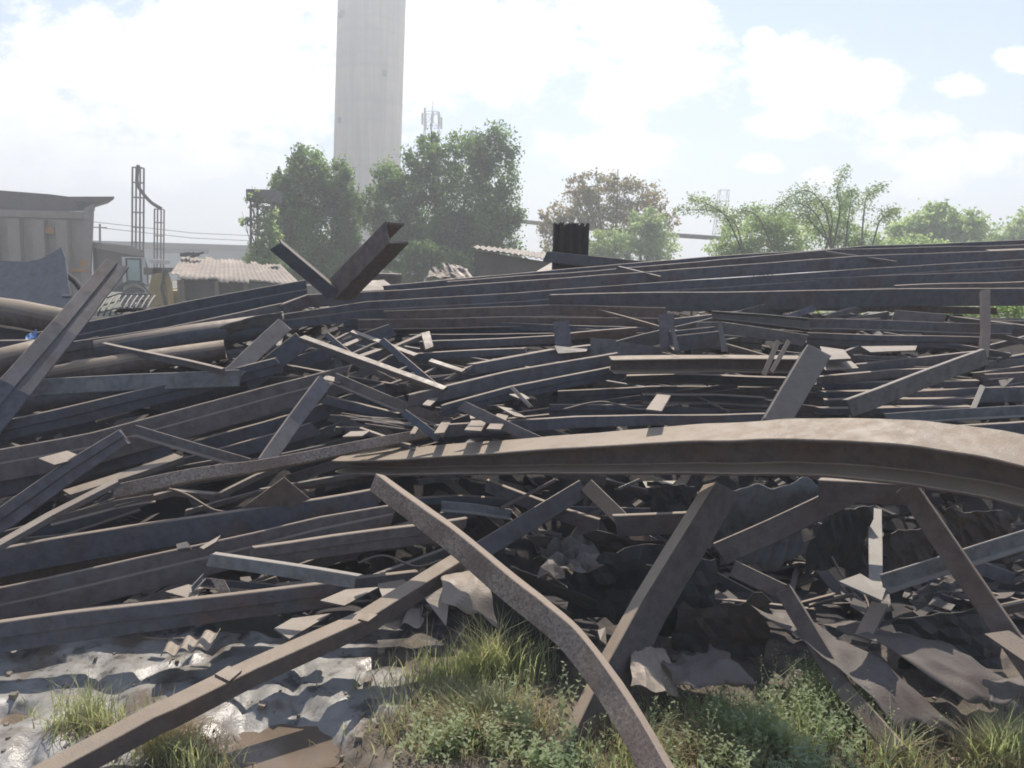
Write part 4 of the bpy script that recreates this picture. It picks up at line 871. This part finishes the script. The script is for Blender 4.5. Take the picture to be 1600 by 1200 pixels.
def tree(label, px, d, blobs, nl, size, mat, seed, tr=.22, clump=.3, thin=1.0, name='tree', limbs=True, gz=GZ, grp=None, cat='tree', dep=.8):
    b0 = P(px, 500, d); b0 = Vector((b0.x, b0.y, gz)); t = empty(name, b0, label, cat, grp)
    mb = MB(); cs = [P(b[0], b[1], d + (b[4] if len(b) > 4 else 0)) for b in blobs]
    top = max(cs, key=lambda c: c.z); low = min(cs, key=lambda c: c.z)
    fork = Vector((b0.x, b0.y, max(b0.z + .4 * (low.z - b0.z), low.z - 1.5))); mb.tube([b0, b0.lerp(fork, .5) + Vector((.08, 0, 0)), fork], [tr, tr * .85, tr * .7], 9)
    for i, c in enumerate(cs):
        m = fork.lerp(c, .5) + Vector((random.uniform(-.3, .3), random.uniform(-.3, .3), .25)); mb.tube([fork, m, c + (c - m) * .3], [tr * .5, tr * .33, tr * .1], 6)
        for _ in range(3):
            q = c + Vector([random.uniform(-1, 1) * blobs[i][2] * d / F * .8 for _ in range(2)] + [random.uniform(-.6, 1) * blobs[i][3] * d / F * .8]); mb.tube([m.lerp(c, .6), q], [tr * .16, tr * .05], 5)
    mb.build('trunk', 'bark', t); leaves('crown', blobs, d, nl, size, mat, t, clump, seed, thin, dep); return t
tree('dark leafy tree left of the chimney with a pointed crown', 495, 34, [(478, 262, 36, 36), (470, 310, 50, 55), (525, 300, 36, 48), (450, 350, 36, 50), (500, 370, 60, 60), (545, 350, 30, 60), (470, 420, 45, 45), (530, 430, 45, 40), (440, 285, 14, 22)], 42000, .14, 'leaf', 3, clump=.26)
tree('tallest broad green tree right of the chimney', 700, 36, [(770, 235, 40, 45), (735, 260, 50, 55), (680, 255, 48, 40), (625, 285, 50, 40), (650, 330, 70, 60), (730, 330, 75, 65), (785, 300, 30, 60), (790, 370, 38, 50), (700, 390, 80, 60), (610, 370, 40, 60), (645, 420, 60, 40), (750, 420, 60, 40), (675, 225, 28, 25), (640, 370, 50, 50), (740, 380, 60, 50), (585, 330, 28, 40)], 68000, .14, 'leaf', 4, clump=.25)
tree('tree with thin browning leaves in the middle distance', 950, 46, [(935, 300, 45, 35), (1000, 310, 45, 32), (900, 335, 50, 36), (1030, 345, 32, 34), (960, 345, 60, 34), (880, 370, 40, 40), (930, 400, 50, 30), (855, 345, 22, 25), (965, 285, 30, 16), (905, 290, 22, 20)], 15000, .17, 'leafb', 5, clump=.2, thin=1.3)
tree('green bush growing under the browning tree', 1000, 43, [(960, 385, 50, 30), (1020, 385, 40, 30), (1010, 350, 30, 26)], 8000, .17, 'leafl', 6, clump=.28, name='bush', cat='bush')
tree('pale green bush behind the crest, left of the arching branches', 1190, 31, [(1205, 345, 40, 28), (1170, 370, 55, 30), (1240, 365, 45, 32), (1130, 388, 30, 20), (1200, 395, 70, 20)], 11000, .11, 'leafl', 7, clump=.3, tr=.08, name='bush', cat='bush')
tree('spiky bush of loose light green leaves at the base of the arching branches', 1310, 29, [(1310, 370, 40, 25), (1350, 372, 35, 25), (1290, 350, 30, 25), (1320, 335, 14, 35), (1350, 395, 60, 18)], 6500, .1, 'leafl', 8, clump=.3, tr=.06, name='bush', cat='bush')
tree('round pale tree far off at the right', 1460, 44, [(1465, 345, 42, 26), (1420, 365, 36, 24), (1510, 355, 36, 26), (1400, 385, 30, 20), (1480, 380, 70, 24)], 7500, .26, 'leafl', 9, clump=.3)
tree('pale tree running out of the frame at the right edge', 1590, 50, [(1585, 365, 30, 24), (1620, 355, 40, 30), (1560, 380, 30, 18), (1640, 385, 60, 24)], 5000, .28, 'leafl', 10, clump=.3)
tree('yellowish bush low behind the crest at the right', 1440, 34, [(1420, 385, 35, 22), (1460, 388, 40, 20), (1395, 392, 25, 16), (1550, 392, 60, 14), (1500, 398, 60, 16)], 6000, .13, 'leafl', 12, clump=.3, tr=.05, name='bush', cat='bush')
tree('scrubby green bush by the lattice post, left of the dark tree', 410, 30, [(415, 350, 20, 30), (425, 385, 22, 30), (400, 400, 20, 26), (395, 310, 14, 12), (382, 345, 10, 8), (420, 420, 30, 26)], 3000, .14, 'leafl', 13, clump=.3, tr=.06, name='bush', cat='bush')
tree('leafy green shrub between the V of beams and the corrugated lean to', 660, 33, [(660, 400, 35, 25), (700, 415, 40, 25), (640, 425, 30, 25), (720, 430, 40, 20)], 5000, .16, 'leaf', 14, clump=.3, tr=.05, name='bush', cat='bush')
tree('green growth seen through the gap under the heavy dark beam', 1190, 9.5, [(1180, 490, 60, 14), (1230, 495, 50, 12), (1300, 500, 60, 14), (1580, 570, 30, 16), (1590, 427, 40, 10), (1550, 486, 70, 16), (1470, 486, 40, 12)], 5200, .045, 'leafl', 15, clump=.4, tr=.03, name='bush', cat='bush')
# arching thorn branches
ab = empty('thorn_bush', Vector((P(1300, 420, 27).x, P(1300, 420, 27).y, GZ)), 'feathery thorn bush with long arching branches against the sky', 'bush')
br, lv = MB(), MB()
for path in ([(1300, 395), (1290, 330), (1262, 298), (1228, 312), (1205, 335)], [(1300, 395), (1312, 330), (1308, 295), (1322, 264)], [(1345, 395), (1350, 330), (1356, 305), (1380, 292)], [(1300, 395), (1275, 335), (1240, 318), (1215, 345)], [(1160, 395), (1135, 340), (1105, 318), (1080, 312)],
             [(1160, 395), (1150, 352), (1120, 330), (1060, 328)], [(1210, 395), (1185, 340), (1160, 330), (1140, 345)], [(1320, 395), (1325, 345), (1330, 310), (1330, 300)], [(1360, 395), (1375, 345), (1392, 335), (1400, 330)], [(1310, 395), (1270, 350), (1255, 335), (1235, 350)], [(1290, 390), (1300, 345), (1285, 318), (1255, 315)]):
    pts = catmull([P(x, y, 27 + random.uniform(-.6, .6)) for x, y in path], 9); br.tube(pts, [(.036) * (1 - .8 * i / len(pts)) for i in range(len(pts))], 5)
    for i in range(8, len(pts)):
        for _ in range(26):
            c = pts[i] + Vector([random.gauss(0, .1 + .004 * (len(pts) - i)) for _ in range(3)]); a = Vector([random.gauss(0, 1) for _ in range(3)])* 0 + Vector([random.gauss(0, 1) for _ in range(3)]).normalized() * .05; e = a.orthogonal() * .5
            lv.add([c - a, c + e, c + a, c - e], [(0, 1, 2, 3)])
br.build('branches', 'bark', ab); lv.build('leaves', 'leafl', ab)

def lattice(label, corners, d, w, bays, mat='lattice', r=.05, name='lattice_tower', extra=None, top_frac=.7, cat='tower'):
    """corners: pixel of foot centre and head centre"""
    a, b = P(*corners[0], d), P(*corners[1], d); base = Vector((a.x - (b.x - a.x) * (a.z - GZ) / (b.z - a.z), a.y, GZ))
    t = empty(name, base, label, cat); m, q = MB(), MB()
    cs = [(sx, sy) for sx, sy in ((-1, -1), (1, -1), (1, 1), (-1, 1))]
    def pt(s, c):
        k = (w / 2) * (1 + (top_frac - 1) * s); o = base.lerp(b, s); return Vector((o.x + c[0] * k, o.y + c[1] * k, o.z))
    for c in cs: m.bar(pt(0, c), pt(1, c), r, 4)
    for i in range(bays + 1):
        if extra == 'plain': q = MB()
        for j in range(4): q.bar(pt(i / bays, cs[j]), pt(i / bays, cs[(j + 1) % 4]), r * .7, 4)
        if extra == 'plain': q.build('rung', mat, t)
        if i < bays and extra != 'plain':
            for j in range(4): q.bar(pt(i / bays, cs[j]), pt((i + 1) / bays, cs[(j + 1) % 4]), r * .55, 4)
    m.build('legs', mat, t)
    if extra != 'plain': q.build('bracing', mat, t)
    return t, b
lattice('distant lattice telecom tower beside the arching branches', [(1124, 372), (1131, 297)], 150, 2.4, 9, r=.07)
tt, tb = lattice('telecom mast top showing above the tall tree by the chimney', [(672, 300), (675, 176)], 130, 3.2, 12, r=.08)
for i in range(8):
    a = i * .8; mb = MB(); mb.box((tb.x + math.cos(a) * 1.6 - .16, tb.y + math.sin(a) * 1.6 - .1, tb.z - 2.6 + (i % 3) * .6), (tb.x + math.cos(a) * 1.6 + .16, tb.y + math.sin(a) * 1.6 + .1, tb.z - .7 + (i % 3) * .6)); mb.build('antenna', 'lattice', tt)
mb = MB(); mb.bar((tb.x, tb.y, tb.z), (tb.x + .2, tb.y, tb.z + 2), .06); mb.build('lightning_rod', 'lattice', tt)
hm, hb = lattice('tall narrow ladder mast carrying a sagging hose', [(212, 400), (216, 262)], 40, .4, 9, r=.05, extra='plain', top_frac=1, name='ladder_mast', cat='mast')
lm, lb2 = lattice('lower ladder mast at the far end of the sagging hose', [(246, 415), (249, 327)], 40, .34, 7, r=.04, extra='plain', top_frac=1, name='ladder_mast', cat='mast')
mb = MB(); mb.tube(catmull([P(216, 258, 39.5), P(214, 285, 39.5), P(222, 300, 39.5), P(236, 316, 39.5), P(252, 326, 39.5)], 6), .09, 6); tag(mb.build('sagging_hose', 'black', smooth=True), 'dark sagging hose slung between the two ladder masts', 'hose')
tag_b = [(P(217, 250, 40), P(217, 262, 40))]
lattice('rusty lattice post wrapped in leaves left of the dark tree', [(411, 425), (413, 302)], 30.5, .8, 9, r=.05, name='lattice_post', cat='post', top_frac=1)
mb = MB(); p = P(413, 306, 30.5); mb.box((p.x - .55, p.y - .5, p.z - .25), (p.x + .55, p.y + .5, p.z + .2)); tag(mb.build('platform', 'lattice'), 'little platform on top of the rusty lattice post', 'platform')

# long factory building
d = 95; a, b_, c, e2 = P(100, 377, d), P(430, 390, d), P(100, 440, d), P(430, 440, d)
fb = empty('factory_building', (a.x, a.y, GZ), 'long low grey factory hall far behind the shed', 'building')
mb = MB(); mb.box((a.x - 40, a.y, GZ), (P(255, 0, d).x, a.y + 25, a.z - .6)); mb.build('wall', 'wall', fb)
mb = MB(); mb.box((P(255, 0, d).x, a.y + .01, GZ), (P(336, 0, d).x, a.y + 25, a.z - 1.1)); mb.build('wall', 'wallpale', fb)
mb = MB(); mb.box((P(336, 0, d).x, a.y, GZ), (b_.x + 20, a.y + 25, b_.z - .2)); mb.build('wall', 'wall', fb)
mb = MB(); mb.prism([Vector((a.x - 40, a.y - .6, a.z - .5)), Vector((b_.x + 20, a.y - .6, b_.z - .2)), Vector((b_.x + 20, a.y - .6, b_.z + .3)), Vector((a.x - 40, a.y - .6, a.z + .4))], (0, 26, 0)); mb.build('roof', 'shedwall', fb)

# corrugated shed
d = 24
def roof_sheet(name, A, B, C_, E, nw, parent, mat='roofdust', amp=.03, thick=.01, rag=.1):
    v, f = [], []; nu, nv = nw * 4, 8; ph = random.uniform(0, 9)
    for i in range(nu + 1):
        for j in range(nv + 1):
            a, b = i / nu, j / nv
            if j in (0, nv): b += (mnoise.noise(Vector((int(i / 8), ph, j)))) * rag
            p = (A * (1 - a) + B * a) * (1 - b) + (E * (1 - a) + C_ * a) * b
            v.append(p + Vector((0, 0, amp * math.sin(a * nw * 2 * math.pi) + .02 * mnoise.noise(Vector((int(i / 8), j * .6, ph))))))
    m = nv + 1
    for i in range(nu):
        for j in range(nv): f.append((i * m + j, (i + 1) * m + j, (i + 1) * m + j + 1, i * m + j + 1))
    o = obj(name, v, f, mat, parent, smooth=True); s = o.modifiers.new('thickness', 'SOLIDIFY'); s.thickness = thick; return o
sa, sb2, sc_, se = P(262, 432, d), P(470, 444, d), P(440, 415, d + 3.2), P(285, 401, d + 3.2)
sh = empty('shed', (sa.x, sa.y, GZ), 'low shed with a dusty torn corrugated roof behind the left of the pile', 'shed')
roof_sheet('roof', sa, sb2, sc_, se, 26, sh, amp=.022, rag=.22)
mb = MB(); mb.prism([Vector((sa.x + .3, sa.y + .25, GZ)), Vector((sb2.x, sb2.y + .25, GZ)), Vector((sb2.x, sb2.y + .25, sb2.z - .06)), Vector((sa.x + .3, sa.y + .25, sa.z - .06))], (0, 2.8, -.02)); mb.build('wall', 'shedwall', sh)
for px in (278, 283, 337, 382):
    p = P(px, 440, d); mb = MB(); mb.box((p.x - .06, sa.y + .05, GZ), (p.x + .06, sa.y + .2, sa.z - .1)); mb.build('post', 'wood', sh)
for i, (px, py, r) in enumerate(((300, 404, 20), (418, 424, 8), (432, 426, 10))):
    p = P(px, py, d + 2.7); mb = MB()
    for _ in range(7 if i == 0 else 3):
        q = p + Vector((random.uniform(-1, 1) * r * .012, random.uniform(-.2, .2), random.uniform(.02, .12))); mb.prism([q + Vector((-.14, -.1, 0)), q + Vector((.16, -.12, .05)), q + Vector((.12, .1, .08)), q + Vector((-.1, .12, 0))], (0, 0, .07))
    tag(mb.build('rubble_heap', 'shedwall'), ['heap of dark scraps lying on the left of the shed roof', 'small lump on the right slope of the shed roof', 'lump near the right end of the shed roof'][i], 'rubble')

# corrugated lean-to at the middle, the drum and odd scrap
d = 17
l1, l2, l3, l4 = P(738, 387, d), P(905, 412, d), P(900, 400, d + 2.5), P(745, 383, d + 2.5)
ln = empty('lean_to', (l1.x, l1.y, GZ), 'lean to of rusty corrugated sheet behind the crest, right of the tall tree', 'shed')
roof_sheet('roof', l1, l2, l3, l4, 18, ln, 'sheet', .02)
mb = MB(); mb.prism([Vector((l1.x + .05, l1.y + .2, GZ)), Vector((l2.x, l2.y + .2, GZ)), l2 + Vector((0, .2, -.06)), l1 + Vector((.05, .2, -.06))], (0, 2, 0)); mb.build('wall', 'truckdark', ln)
d = 12; p = P(603, 438, d); dr = empty('oil_drum', (p.x, p.y, p.z - .5), 'rusty drum standing behind the thick arm of the V', 'drum')
v, f = [], []; n = 24; prof = [(0, .24), (.1, .24), (.12, .25), (.14, .24), (.36, .24), (.38, .25), (.4, .24), (.55, .24), (.56, .25), (.6, .25), (.61, .23), (.58, .22)]
for z, r in prof:
    for j in range(n): v.append((p.x + math.cos(2 * math.pi * j / n) * r, p.y + math.sin(2 * math.pi * j / n) * r, p.z - .5 + z))
for i in range(len(prof) - 1):
    for j in range(n): f.append((i * n + j, i * n + (j + 1) % n, (i + 1) * n + (j + 1) % n, (i + 1) * n + j))
f.append(tuple(range((len(prof) - 1) * n, len(prof) * n))); obj('drum_body', v, f, 'brown', dr, True)
plate([(556, 440, 6.6), (600, 437, 6.7), (620, 452, 6.4), (555, 455, 6.4)], 'tan tilted plate at the foot of the thick arm of the V', mat='sheet')
sheet([(672, 422, 9), (705, 418, 9), (722, 436, 8.6), (668, 438, 8.6)], 'dark bent sheet lying behind the crest left of the lean to', amp=.04, freq=3, mat='dark')
sheet([(690, 416, 9.6), (722, 420, 9.6), (745, 440, 9.2), (700, 440, 9.2)], 'pale bent sheet behind the dark bent one', amp=.04, freq=3, mat='sheet')
plate([(828, 430, 7.4), (862, 410, 7.8), (890, 412, 7.8), (920, 420, 7.4)], 'tan ridge plate on the crest below the charred column', mat='sheet')
beam('Cb', [(856, 392, 7.2), (1010, 408, 7.0)], 17, .12, 'dark beam lying at the foot of the charred column', mat='dark')
# charred column end
v0, v1 = P(866, 395, 7.3), P(917, 395, 7.3); h = P(866, 347, 7.3).z - v0.z; top = []
mb = MB(); n = 26
for s in range(2):
    yo = s * .02
    for i in range(n):
        a, b = i / n, (i + 1) / n; x0, x1 = v0.x + (v1.x - v0.x) * a, v0.x + (v1.x - v0.x) * b; hh = h * (1 - .16 * random.random() * (1 if random.random() < .7 else .2)); w = .02 * math.sin(i * .9)
        mb.box((x0, v0.y + w + yo * 4, v0.z - .3), (x1 - .0006, v0.y + w + .03 + yo * 4, v0.z + hh))
for x in (v0.x - .012, v1.x - .004): mb.box((x, v0.y - .03, v0.z - .3), (x + .016, v0.y + .16, v0.z + h * .97))
tag(mb.build('charred_column', 'char'), 'charred upright column end with a jagged burnt top on the crest', 'column')
mb = MB(); mb.tube([P(700, 333, 60), P(826, 347, 58), P(960, 361, 56), P(1135, 373, 54)], .16, 8); tag(mb.build('overhead_pipe', 'lattice', smooth=True), 'thin overhead pipe crossing in front of the browning tree', 'pipe')
mb = MB()
for y in (368, 376):
    mb.tube([P(140, y - 22, 70), P(300, y - 4, 75), P(430, y + 2, 80)], .035, 4)
tag(mb.build('power_lines', 'black'), 'thin power lines above the factory hall', 'power line')
mb = MB(); a = P(155, 420, 45); b = P(156, 350, 45); mb.bar((a.x, a.y, GZ), b, .06, 6); mb.bar(b + Vector((-.4, 0, -.2)), b + Vector((.4, 0, -.2)), .04, 4); tag(mb.build('utility_pole', 'wood'), 'thin utility pole just right of the truck body', 'pole')

# ------------------------------------------------------------------ dump truck
d = 30; k = d / F
tr = empty('dump_truck', (P(120, 0, d).x, P(0, 0, d).y, GZ), 'dusty dump truck with a tan body and white cab door behind the pile', 'truck')
def X(px): return P(px, 408, d).x
def Z(py, px=110): return P(px, py, d).z
Y0 = P(110, 400, d).y
mb = MB(); mb.prism([Vector((X(-150), Y0, Z(470))), Vector((X(128), Y0, Z(470))), Vector((X(150), Y0, Z(330))), Vector((X(-150), Y0, Z(338)))], (-1.49, 2.4, 0)); bd = mb.build('dump_body', 'truckbed', tr)
mb = MB(); mb.prism([Vector((X(-150), Y0 + .12, Z(337))), Vector((X(146), Y0 + .12, Z(329))), Vector((X(149), Y0 + .12, Z(312))), Vector((X(110), Y0 + .12, Z(308))), Vector((X(80), Y0 + .12, Z(305))), Vector((X(2), Y0 + .12, Z(301))), Vector((X(-150), Y0 + .12, Z(301)))], (0, .12, 0)); mb.build('side_extension', 'truckdark', tr)
mb = MB(); mb.box((X(-150), Y0 - .1, Z(342)), (X(138), Y0 + .02, Z(331))); mb.build('top_rail', 'truckbed', tr)
for px in (-40, -8, 28, 66, 102):
    mb = MB(); mb.prism([Vector((X(px - 9), Y0 - .26, Z(470))), Vector((X(px + 9), Y0 - .26, Z(470))), Vector((X(px + 11), Y0 - .26, Z(345))), Vector((X(px - 7), Y0 - .26, Z(345)))], (0, .265, 0)); mb.build('rib', 'truckbed', tr)
mb = MB(); mb.prism([Vector((X(124), Y0 - .12, Z(470))), Vector((X(138), Y0 - .12, Z(470))), Vector((X(152), Y0 - .12, Z(318))), Vector((X(138), Y0 - .12, Z(326)))], (0, .1, 0)); mb.build('corner_post', 'truckbed', tr)
mb = MB(); mb.prism([Vector((X(110), Y0 + .1, Z(308))), Vector((X(181), Y0 + .1, Z(306))), Vector((X(180), Y0 + .1, Z(310))), Vector((X(150), Y0 + .1, Z(320)))], (-1.36, 2.2, 0)); mb.build('cab_guard', 'truckdark', tr)
mb = MB(); mb.tube([Vector((X(132) + .28 * math.cos(a), Y0 - .03, Z(320) + .14 * math.sin(a))) for a in np.linspace(0, 2 * math.pi, 17)], .03, 5); mb.build('lifting_ring', 'truckdark', tr)
mb = MB(); mb.box((X(76), Y0 - .16, Z(366)), (X(90), Y0 - .1, Z(356))); mb.build('side_lamp', 'orange', tr)
mb = MB(); mb.box((X(104), Y0 - .14, Z(424)), (X(140), Y0 - .125, Z(419))); mb.box((X(128), Y0 - .14, Z(416)), (X(137), Y0 - .125, Z(405))); mb.build('reflector_strip', 'orange', tr)
mb = MB(); mb.prism([Vector((X(146), Y0 + .25, Z(455))), Vector((X(226), Y0 + .25, Z(455))), Vector((X(226), Y0 + .25, Z(415))), Vector((X(218), Y0 + .25, Z(388))), Vector((X(146), Y0 + .25, Z(385)))], (-1.30, 2.1, 0)); cab = mb.build('cab', 'truckdark', tr)
mb = MB(); mb.prism([Vector((X(142), Y0 + .15, Z(386))), Vector((X(221), Y0 + .15, Z(398))), Vector((X(222), Y0 + .15, Z(392))), Vector((X(205), Y0 + .15, Z(382))), Vector((X(142), Y0 + .15, Z(377)))], (-1.43, 2.3, 0)); mb.build('cab_roof', 'truckbed', tr)
mb = MB(); mb.prism([Vector((X(186), Y0 + .2, Z(452))), Vector((X(224), Y0 + .2, Z(452))), Vector((X(222), Y0 + .2, Z(399))), Vector((X(186), Y0 + .2, Z(399)))], (0, .06, 0)); dd = mb.build('door', 'white', tr)
mb = MB(); mb.prism([Vector((X(195), Y0 + .17, Z(436))), Vector((X(215), Y0 + .17, Z(436))), Vector((X(214), Y0 + .17, Z(403))), Vector((X(195), Y0 + .17, Z(403)))], (0, .035, 0)); mb.build('window', 'glass', tr)
mb = MB(); mb.box((X(192.5), Y0 + .15, Z(438)), (X(195), Y0 + .2, Z(401))); mb.box((X(214.5), Y0 + .15, Z(438)), (X(216.5), Y0 + .2, Z(401))); mb.box((X(195), Y0 + .15, Z(438)), (X(214.5), Y0 + .2, Z(436))); mb.box((X(195), Y0 + .15, Z(403)), (X(214.5), Y0 + .2, Z(401))); mb.build('window_frame', 'black', tr)
mb = MB(); mb.box((X(222), Y0 + .1, Z(470)), (X(236), Y0 + 2.4, Z(448))); mb.build('bumper', 'white', tr)
for px in (205, 40, -40):
    w = MB(); c = Vector((X(px), Y0, GZ + .52)); ring = []
    pts = [(0, .52), (.0, .3), (.28, .3), (.3, .5), (.27, .53), (.03, .53)]
    nn = 26
    vv = [(c.x + math.cos(2 * math.pi * j / nn) * r, c.y + y, c.z + math.sin(2 * math.pi * j / nn) * r) for y, r in pts for j in range(nn)]
    w.add(vv, [(i * nn + j, i * nn + (j + 1) % nn, ((i + 1) % 6) * nn + (j + 1) % nn, ((i + 1) % 6) * nn + j) for i in range(6) for j in range(nn)])
    wh = w.build('wheel', 'black', tr, True); r_ = MB(); r_.bar((c.x, c.y + .05, c.z), (c.x, c.y + .25, c.z), .3, 20); r_.build('rim', 'truckdark', wh) if False else r_.build('rim', 'truckdark', tr)
# curved dark mudguard
mb = MB(); c = Vector((X(205), Y0 - .1, GZ + .5)); arc = [(c.x + math.cos(a) * .78, c.z + math.sin(a) * .78) for a in np.linspace(.1, 2.6, 14)] + [(c.x + math.cos(a) * .72, c.z + math.sin(a) * .72) for a in np.linspace(2.6, .1, 14)]
mb.prism([Vector((x, c.y, z)) for x, z in arc], (0, .6, 0)); mb.build('mudguard', 'black', tr)
# yellow loader behind the cab
d = 27
yl = empty('loader', (P(250, 0, d).x, P(250, 400, d).y, GZ), 'worn yellow loader mostly hidden behind the pile right of the truck', 'loader')
def X2(px): return P(px, 408, d).x
Y2 = P(250, 410, d).y
def V2(px, py, dy=0): return Vector((X2(px), Y2 + dy, P(250, py, d).z))
mb = MB(); mb.prism([V2(228, 490), V2(262, 490), V2(258, 440), V2(250, 418), V2(240, 418), V2(232, 445)], (0, .5, 0)); mb.build('boom_arm', 'yellow', yl)
mb = MB(); mb.box((X2(228), Y2 + .6, GZ), (X2(275), Y2 + 2.2, P(250, 455, d).z)); mb.build('body', 'yellow', yl)
mb = MB(); mb.tube(catmull([V2(258, 422, -.05), V2(256, 436, -.08), V2(253, 452, -.08), V2(258, 480, -.05)], 5), .05, 6); mb.build('hydraulic_hose', 'black', yl, True)
mb = MB(); mb.prism([V2(224, 430), V2(262, 424), V2(262, 418), V2(224, 419)], (0, .6, 0)); mb.build('canopy', 'truckdark', yl)
mb = MB(); mb.prism([V2(226, 411, .3), V2(252, 413, .3), V2(252, 406, .3), V2(226, 405, .3)], (0, .4, 0)); mb.build('engine_cover', 'white', yl)
# blue plate, wires, plastic
d = 8.0
cv = [(-60, 408), (0, 407), (40, 409), (62, 405), (80, 396), (96, 386), (101, 400), (106, 440), (112, 475), (104, 492), (40, 498), (-60, 500)]
bp = plate([(x, y, d + (500 - y) * .004) for x, y in cv], 'faded blue steel plate with a wavy cut top edge at the left', th=.02, mat='blue', name='steel_plate')
mb = MB(); a, b = P(98, 463, d - .03), P(112, 463, d - .03); mb.bar(a, b, .02, 6); mb.build('welded_lug', 'blue', bp)
p0 = P(190, 480, 8.5); 
cg = MB()
for i in range(9):
    x = 150 + i * 9; cg.tube(catmull([P(x, 503, 8.4), P(x + 6, 485, 8.3), P(x + 14, 470, 8.5), P(x + 20, 462, 8.9)], 5), .009, 5)
for i in range(4): cg.tube([P(148 + i * 5, 500 - i * 11, 8.35 + i * .1), P(185, 492 - i * 11, 8.3 + i * .1), P(225 + i * 4, 486 - i * 9, 8.4 + i * .12)], .008, 5)
tag(cg.build('wire_basket', 'galv', smooth=True), 'bent wire basket lying between the blue plate and the truck wheel', 'wire basket')
cg = MB(); cg.tube(catmull([P(105, 430, 8.6), P(118, 440, 8.5), P(128, 455, 8.4), P(132, 470, 8.4)], 5), .035, 8); tag(cg.build('rubber_hose', 'black', smooth=True), 'dark curved hose beside the blue plate', 'hose')
for i in range(3):
    cg = MB(); cg.bar(P(188 + i * 10, 494, 8.6), P(205 + i * 8, 470 + i * 4, 8.9), .014, 6)
    tag(cg.build('steel_rod', 'galv'), 'pale rod sticking up by the wire basket', 'rod', 'pale rods by the wire basket')
sheet([(42, 528, 5.6), (62, 524, 5.6), (64, 534, 5.5), (44, 536, 5.5)], 'scrap of bright blue plastic between the pipes at left', amp=.03, freq=20, nu=14, nv=8, mat='plastic', name='plastic_scrap', cat='plastic', group='litter in the pile')
beam('box', [(-40, 532), (44, 531)], 22, .06, 'dark bar between the two pipes at the left edge', off=.1, mat='dark')
for i in range(4):
    x = 6 + i * 13
    beam('box', [(x, 530, 6.4), (x + 1, 492, 6.6)], 9, .02, 'weathered upright board behind the pipes at the left edge', mat='grey', name='board', cat='board', group='upright boards behind the pipes')

# ------------------------------------------------------------------ haze
hv = bpy.data.meshes.new('haze'); x0, x1, y0, y1, z0, z1 = -1410, 1410, -1410, 1410, -1.5, 52
bmv = [(x0, y0, z0), (x1, y0, z0), (x1, y1, z0), (x0, y1, z0), (x0, y0, z1), (x1, y0, z1), (x1, y1, z1), (x0, y1, z1)]
hv.from_pydata(bmv, [], [(0, 3, 2, 1), (4, 5, 6, 7), (0, 1, 5, 4), (1, 2, 6, 5), (2, 3, 7, 6), (3, 0, 4, 7)])
ho = bpy.data.objects.new('haze', hv); COL.objects.link(ho); tag(ho, kind='stuff')
hm_ = bpy.data.materials.new('dusty_air'); hm_.use_nodes = True; nt = hm_.node_tree; nt.nodes.clear()
vo = nt.nodes.new('ShaderNodeVolumePrincipled'); vo.inputs['Color'].default_value = (.92, .955, 1, 1); vo.inputs['Density'].default_value = .005; vo.inputs['Anisotropy'].default_value = .3
ou = nt.nodes.new('ShaderNodeOutputMaterial'); nt.links.new(vo.outputs[0], ou.inputs['Volume']); hv.materials.append(hm_)
